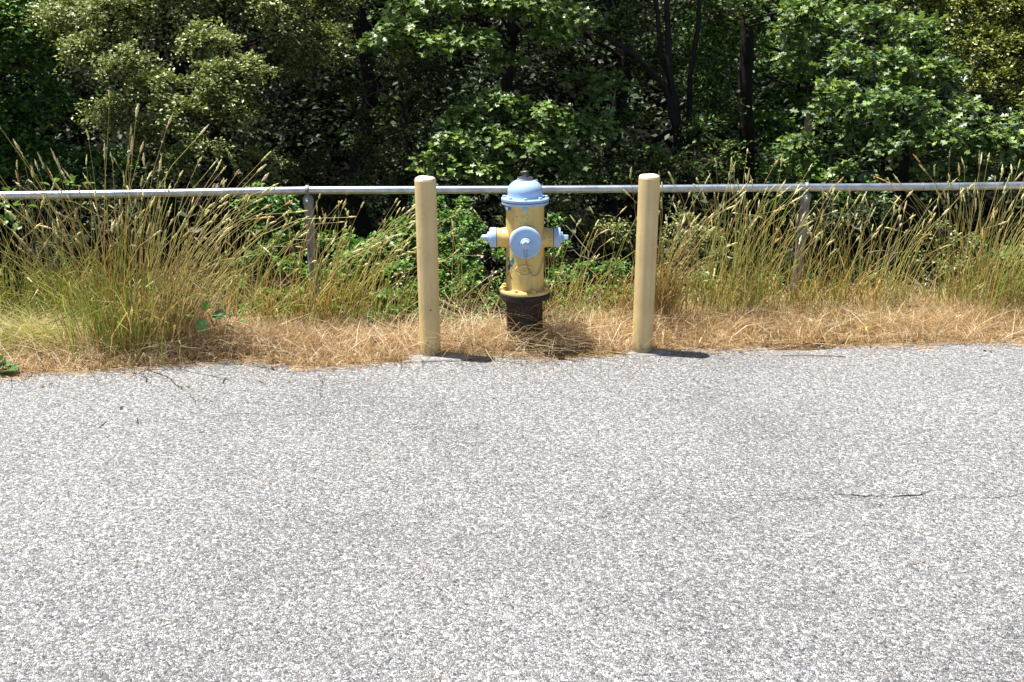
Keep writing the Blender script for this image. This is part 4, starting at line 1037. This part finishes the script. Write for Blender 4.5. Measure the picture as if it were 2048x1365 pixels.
tag(link('dried_flower_heads', mesh_np('dried_flower_heads', *merge(fl)), M_straw), 'purplish-grey dried flower heads among the straw grass', 'dried flowers', kind='stuff')

# pine cone in the grass
pcn = empty('pine_cone', P(745, 688, 5.42)); tag(pcn, 'brown open pine cone in the dry grass left of the left bollard', 'pine cone')
pcn.location.z = max(pcn.location.z, .045); pcn.rotation_euler = (R(70), R(10), R(25))
bm = bmesh.new()
lathe(bm, [(0, -.04), (.012, -.034), (.016, 0), (.010, .034), (0, .042)], 8); link('core', bm_mesh('core', bm), M_cone, pcn)
bm = bmesh.new()
vs = [bm.verts.new(c) for c in ((-.003, 0, 0), (.003, 0, 0), (.008, .018, .003), (.005, .026, .007), (-.005, .026, .007), (-.008, .018, .003))]
bm.faces.new(vs); bmesh.ops.solidify(bm, geom=bm.faces[:], thickness=.0022); mes = bm_mesh('scale', bm, False)
for k in range(70):
    z = -.036 + .074 * k / 70; a = k * 2.39996; o = link('scale', mes, M_cone, pcn)
    rr = .012 * (1 - abs(z) / .05); s = (1 - (z + .04) / .16) * (1 - .45 * max(0, -z - .02) / .02)
    o.matrix_local = Matrix.Translation((rr * math.cos(a), rr * math.sin(a), z)) @ Matrix.Rotation(a - math.pi / 2, 4, 'Z') @ Matrix.Rotation(.35 + .4 * (z + .04) / .08, 4, 'X') @ Matrix.Scale(s, 4)

# ------------------------------------------------------------------ tall seeding grass
def head_mesh(i):
    rows, k = 9, 5; V, Fq, cc = [], [], []
    base_c = np.array([(.64, .62, .26), (.72, .64, .33), (.60, .61, .24), (.68, .44, .18), (.76, .68, .42), (.62, .62, .31)][i % 6])
    for r in range(rows):
        t = r / (rows - 1); w = .075 * (math.sin(math.pi * (.08 + .9 * t)) ** .6) * (.75 + .5 * rng.random()) * (1.0 if i % 3 else (.55 + .55 * (r % 2)))
        bx = .03 * math.sin(t * 3 + i)
        for q in range(k):
            a = 2 * math.pi * (q + .5 * (r % 2)) / k; ww = w * (.75 + .55 * rng.random())
            V.append((bx + ww * math.cos(a), ww * math.sin(a), t)); cc.append(base_c * (.8 + .45 * rng.random()))
    for r in range(rows - 1):
        for q in range(k): Fq.append((r * k + q, r * k + (q + 1) % k, (r + 1) * k + (q + 1) % k, (r + 1) * k + q))
    return mesh_np('seed_head', np.array(V), np.array(Fq), np.array(cc))
HEADS = [head_mesh(i) for i in range(9)]
n_heads = 0
NBK = .5
def clump(name, label, px, py, ns, nb, hmin, hmax, lean, spread, rad=.06, hl=.065, scol=None, bcol=None, blen=.6, group='tall seeding grass clumps', bw=(.003, .0058), heads=True, leany=0.0, Yoff=0.0):
    """a tussock: lean is the mean horizontal travel of the tips per metre (right positive)"""
    global n_heads
    g = G(px, py); bx0, by0 = g.x, g.y + Yoff; root = np.array([bx0, by0, float(ground_z(bx0, by0))])
    t0 = empty(name, root); tag(t0, label, 'grass clump', group)
    t = np.linspace(0, 1, 7)
    # stalks
    nh = ns; ns = int(ns * (1.4 if 480 < px < 800 or 1100 < px < 1200 else 2.3))
    if ns:
        b = root + np.concatenate([rng.normal(0, rad, (ns, 1)), rng.normal(0, rad * .7, (ns, 1)), np.zeros((ns, 1))], 1); b[:, 2] = ground_z(b[:, 0], b[:, 1]) - .01
        H = rng.uniform(hmin, hmax, ns); H[nh:] *= rng.uniform(.45, .9, ns - nh)
        lx = rng.normal(lean, spread, ns) + (b[:, 0] - bx0) * 1.2; ly = rng.normal(leany, spread * .55, ns)
        pw = rng.uniform(1.4, 2.4, ns)[:, None]; nod = rng.uniform(0, .16, ns)[:, None] * (1 + 1.5 * np.abs(lx)[:, None])
        pts = np.stack([b[:, 0:1] + (H * lx)[:, None] * t ** pw, b[:, 1:2] + (H * ly)[:, None] * t ** pw, b[:, 2:3] + H[:, None] * (t - nod * t ** 4)], -1)
        pts[:, 1:-1] += rng.normal(0, .0025, pts[:, 1:-1].shape)
        kk = rng.random(ns) < .09
        for i in np.where(kk)[0]:
            j = rng.integers(2, 6); a = rng.uniform(0, 6.28); dn = np.array([math.cos(a) * .8, math.sin(a) * .6, rng.uniform(-.9, .25)]); dn /= np.linalg.norm(dn)
            pts[i, j:] = pts[i, j - 1] + dn * (np.arange(1, 8 - j)[:, None] * H[i] / 7.5)
        c0 = pal(ns, scol or [(.46, .52, .10), (.56, .56, .15), (.64, .50, .19), (.34, .44, .07), (.66, .38, .12)], .15)
        ct = pal(ns, [(.42, .34, .14), (.38, .36, .12)], .15)
        col = c0[:, None] * (1 - t[None, :, None] ** 2) + ct[:, None] * t[None, :, None] ** 2
        T_ = tubes3(pts, np.linspace(.0023, .0012, 7)[None].repeat(ns, 0) * rng.uniform(.8, 1.25, (ns, 1)), col)
        o = link('stalks', mesh_np('stalks', T_[0] - root, T_[1], T_[2]), M_grass, t0); o['kind'] = 'stuff'
        if heads:
            for i in range(nh):
                tip = pts[i, -1] - root; d = Vector(pts[i, -1] - pts[i, -2]).normalized()
                d = (d + Vector((rng.normal(0, .10), rng.normal(0, .12), rng.normal(0, .06)))).normalized()
                L = hl * rng.uniform(.45, 1.35); o = link('seed_head', HEADS[rng.integers(9)], M_straw, t0)
                o.location = Vector(tip) - d * .01; q = d.to_track_quat('Z', 'Y'); o.rotation_mode = 'QUATERNION'; o.rotation_quaternion = q
                w = rng.uniform(.05, .078) * rng.uniform(.9, 1.15); o.scale = (w, w, L); n_heads += 1
    # leaf blades, arching
    nb = int(nb * (NBK * (.6 if px > 480 else 1) if px < 800 or not ns else .36))
    if nb:
        b = root + np.concatenate([rng.normal(0, rad * 1.3, (nb, 1)), rng.normal(0, rad * .8, (nb, 1)), np.zeros((nb, 1))], 1); b[:, 2] = ground_z(b[:, 0], b[:, 1]) - .01
        start = rng.random(nb) ** 1.5 * blen * .55 * (1 if ns else 0)
        H = blen * rng.uniform(.35, 1.0, nb); lx = rng.normal(lean * .8, spread * 1.5, nb); ly = rng.normal(-.05, spread, nb)
        m = 6; t2 = np.linspace(0, 1, m); dr = rng.uniform(0.1, .75, nb)[:, None]
        b = b + np.stack([start * lx * .4, start * ly * .4, start], -1)
        Hs = H * np.where(start > .15, .55, 1)
        pts = np.stack([b[:, 0:1] + (Hs * lx)[:, None] * t2 ** 1.6 * 1.3, b[:, 1:2] + (Hs * ly)[:, None] * t2 ** 1.6, b[:, 2:3] + Hs[:, None] * (t2 - dr * t2 ** 2.6)], -1)
        pts[:, 1:] += rng.normal(0, .006, pts[:, 1:].shape)
        kk = np.where(rng.random(nb) < .14)[0]
        for i in kk:
            j = rng.integers(2, 5); a = rng.uniform(0, 6.28); dn = np.array([math.cos(a), math.sin(a) * .6, rng.uniform(-1.1, .1)]); dn /= np.linalg.norm(dn)
            pts[i, j:] = pts[i, j - 1] + dn * (np.arange(1, m + 1 - j)[:, None] * Hs[i] / 7)
        bc = bcol or [(.24, .36, .06), (.36, .44, .08), (.46, .46, .14), (.60, .46, .20), (.60, .31, .10), (.68, .56, .32)]
        wd = rng.uniform(bw[0], bw[1], nb)[:, None] * np.array([.7, 1, 1, .85, .55, .1])[None]
        a2 = rng.normal(0, .9, nb); side = np.stack([np.cos(a2), np.sin(a2), rng.normal(0, .2, nb)], -1)
        c0 = pal(nb, bc, .18); c1 = pal(nb, [(.48, .32, .14), (.50, .40, .22), (.40, .22, .09), (.28, .30, .09)], .15)
        tt = t2[None, :, None] ** 2 * .7; col = c0[:, None] * (1 - tt) + c1[:, None] * tt
        T_ = ribbons(pts, wd, nrm(side), col)
        o = link('blades', mesh_np('blades', T_[0] - root, T_[1], T_[2]), M_grass, t0); o['kind'] = 'stuff'
    return t0

GREENB = [(.22, .36, .055), (.32, .44, .08), (.42, .47, .11), (.16, .27, .045), (.54, .44, .16)]
# left mass
clump('grass_clump', 'big green grass clump with fanning seed stalks at the road edge, left', 240, 716, 54, 700, .7, 1.42, -.03, .19, .10, .07, bcol=GREENB, blen=.72)
clump('grass_clump', 'straw-brown grass clump leaning right beside the big green clump', 330, 706, 74, 620, .72, 1.15, .30, .15, .10, .065, scol=[(.60, .48, .20), (.50, .48, .16), (.66, .50, .26)], bcol=[(.60, .46, .22), (.50, .34, .15), (.44, .44, .13), (.64, .54, .3)], blen=.62)
clump('grass_clump', 'tall grass clump with orange heads leaning left near the left edge', 130, 668, 34, 520, .6, 1.12, -.08, .18, .10, .07, bcol=GREENB, blen=.62)
clump('grass_clump', 'green grass clump with a few drooping heads at the left edge', 30, 655, 24, 300, .5, .95, .02, .26, .12, .065, bcol=GREENB, blen=.6)
clump('grass_clump', 'dark green grass clump arching right behind the straw-brown clump', 450, 625, 24, 200, .55, .95, .22, .25, .10, .06, bcol=[(.12, .16, .04), (.18, .2, .06), (.3, .24, .09), (.36, .22, .09)], blen=.6)
clump('grass_clump', 'thin upright grass clump behind the railing in the big clump', 330, 640, 22, 200, .7, 1.15, .05, .25, .10, .07, bcol=GREENB, blen=.6)
clump('grass_clump', 'low soft yellow-green grass tuft at the left edge of the road', 50, 695, 0, 3400, .2, .3, .10, .65, .13, bcol=[(.36, .40, .11), (.46, .46, .17), (.28, .36, .09), (.52, .46, .2)], blen=.38, bw=(.0022, .004))
clump('grass_clump', 'small yellow-green tuft right of the low soft tuft', 140, 708, 0, 900, .2, .3, .05, .5, .08, bcol=[(.36, .36, .11), (.46, .40, .17), (.40, .26, .12)], blen=.26, bw=(.0014, .0028))
# around the left post
clump('grass_clump', 'grass clump with stalks leaning over the foot of the left railing post', 600, 672, 30, 420, .45, .9, .18, .25, .12, .055, blen=.5)
clump('grass_clump', 'grass clump right of the left railing post leaning right', 660, 665, 44, 380, .55, .88, .30, .17, .12, .055, blen=.5)
clump('grass_clump', 'loose grass clump leaning towards the left bollard', 740, 655, 34, 260, .50, .85, .26, .20, .12, .055, blen=.45)
clump('grass_clump', 'grass clump left of the left railing post among brambles', 520, 675, 20, 360, .4, .85, .10, .3, .12, .055, blen=.45)
# around the hydrant
clump('grass_clump', 'few thin seed stalks between the left bollard and the hydrant', 930, 650, 9, 200, .45, .85, .0, .35, .16, .055, blen=.32, bcol=[(.5, .38, .2), (.42, .28, .14), (.3, .3, .1)])
clump('grass_clump', 'pale curled straw tuft in front of the black standpipe', 1010, 700, 0, 1300, .2, .3, .1, .8, .17, blen=.42, bcol=[(.58, .46, .28), (.66, .54, .36), (.42, .28, .14)], bw=(.0014, .003))
clump('grass_clump', 'brown straw tuft at the foot of the hydrant', 1050, 694, 0, 1500, .2, .3, .25, .5, .11, blen=.46, bcol=[(.46, .28, .15), (.62, .46, .28), (.34, .20, .11)], bw=(.0014, .0026))
clump('grass_clump', 'thin grass clump with short heads just right of the hydrant', 1115, 650, 16, 220, .45, .85, .10, .22, .10, .05, blen=.45)
clump('grass_clump', 'grass clump with stalks leaning right between hydrant and right bollard', 1170, 655, 16, 240, .5, .85, .22, .2, .12, .055, blen=.45)
clump('grass_clump', 'golden grass clump tucked behind the left side of the right bollard', 1262, 665, 16, 520, .35, .8, .05, .16, .06, .05, blen=.5, scol=[(.5, .36, .12), (.42, .36, .1)], bcol=[(.5, .36, .12), (.42, .36, .1), (.48, .28, .1)])
# right of the right bollard
clump('grass_clump', 'golden grass clump rising against the right side of the right bollard', 1312, 668, 44, 800, .65, 1.0, .17, .15, .05, .06, blen=.58, scol=[(.48, .34, .12), (.36, .34, .10), (.52, .28, .1)], bcol=[(.48, .34, .14), (.36, .34, .10), (.48, .26, .1), (.55, .42, .22)])
clump('grass_clump', 'tall green and gold clump midway between right bollard and right railing post', 1430, 655, 52, 430, .62, 1.08, .08, .17, .10, .065, blen=.55)
clump('grass_clump', 'tall grass clump with the highest heads left of the right railing post', 1495, 652, 44, 420, .62, 1.10, .07, .17, .09, .065, blen=.55)
clump('grass_clump', 'grass clump standing in front of the right railing post', 1600, 650, 34, 380, .55, .92, .07, .17, .09, .06, blen=.5)
clump('grass_clump', 'thin grass clump just right of the right railing post', 1680, 645, 20, 280, .6, .98, .0, .16, .10, .055, blen=.5)
clump('grass_clump', 'grass clump fanning right between the right post and the corner clump', 1765, 645, 42, 380, .6, .92, .17, .17, .11, .06, blen=.48)
clump('grass_clump', 'big tall grass clump with heads over the railing near the right edge', 1935, 640, 50, 420, .75, 1.18, .0, .15, .11, .07, blen=.62)
clump('grass_clump', 'dense gold-green grass clump leaning right at the right edge', 1995, 645, 46, 560, .6, 1.05, .30, .16, .10, .065, blen=.62, bcol=GREENB + [(.45, .38, .16)])
clump('grass_clump', 'low green tuft left of the corner grass clump', 1700, 662, 0, 700, .2, .3, .15, .5, .12, blen=.24, bcol=GREENB, bw=(.0018, .0034))
print('leaf tris', n_leaf, 'heads', n_heads)
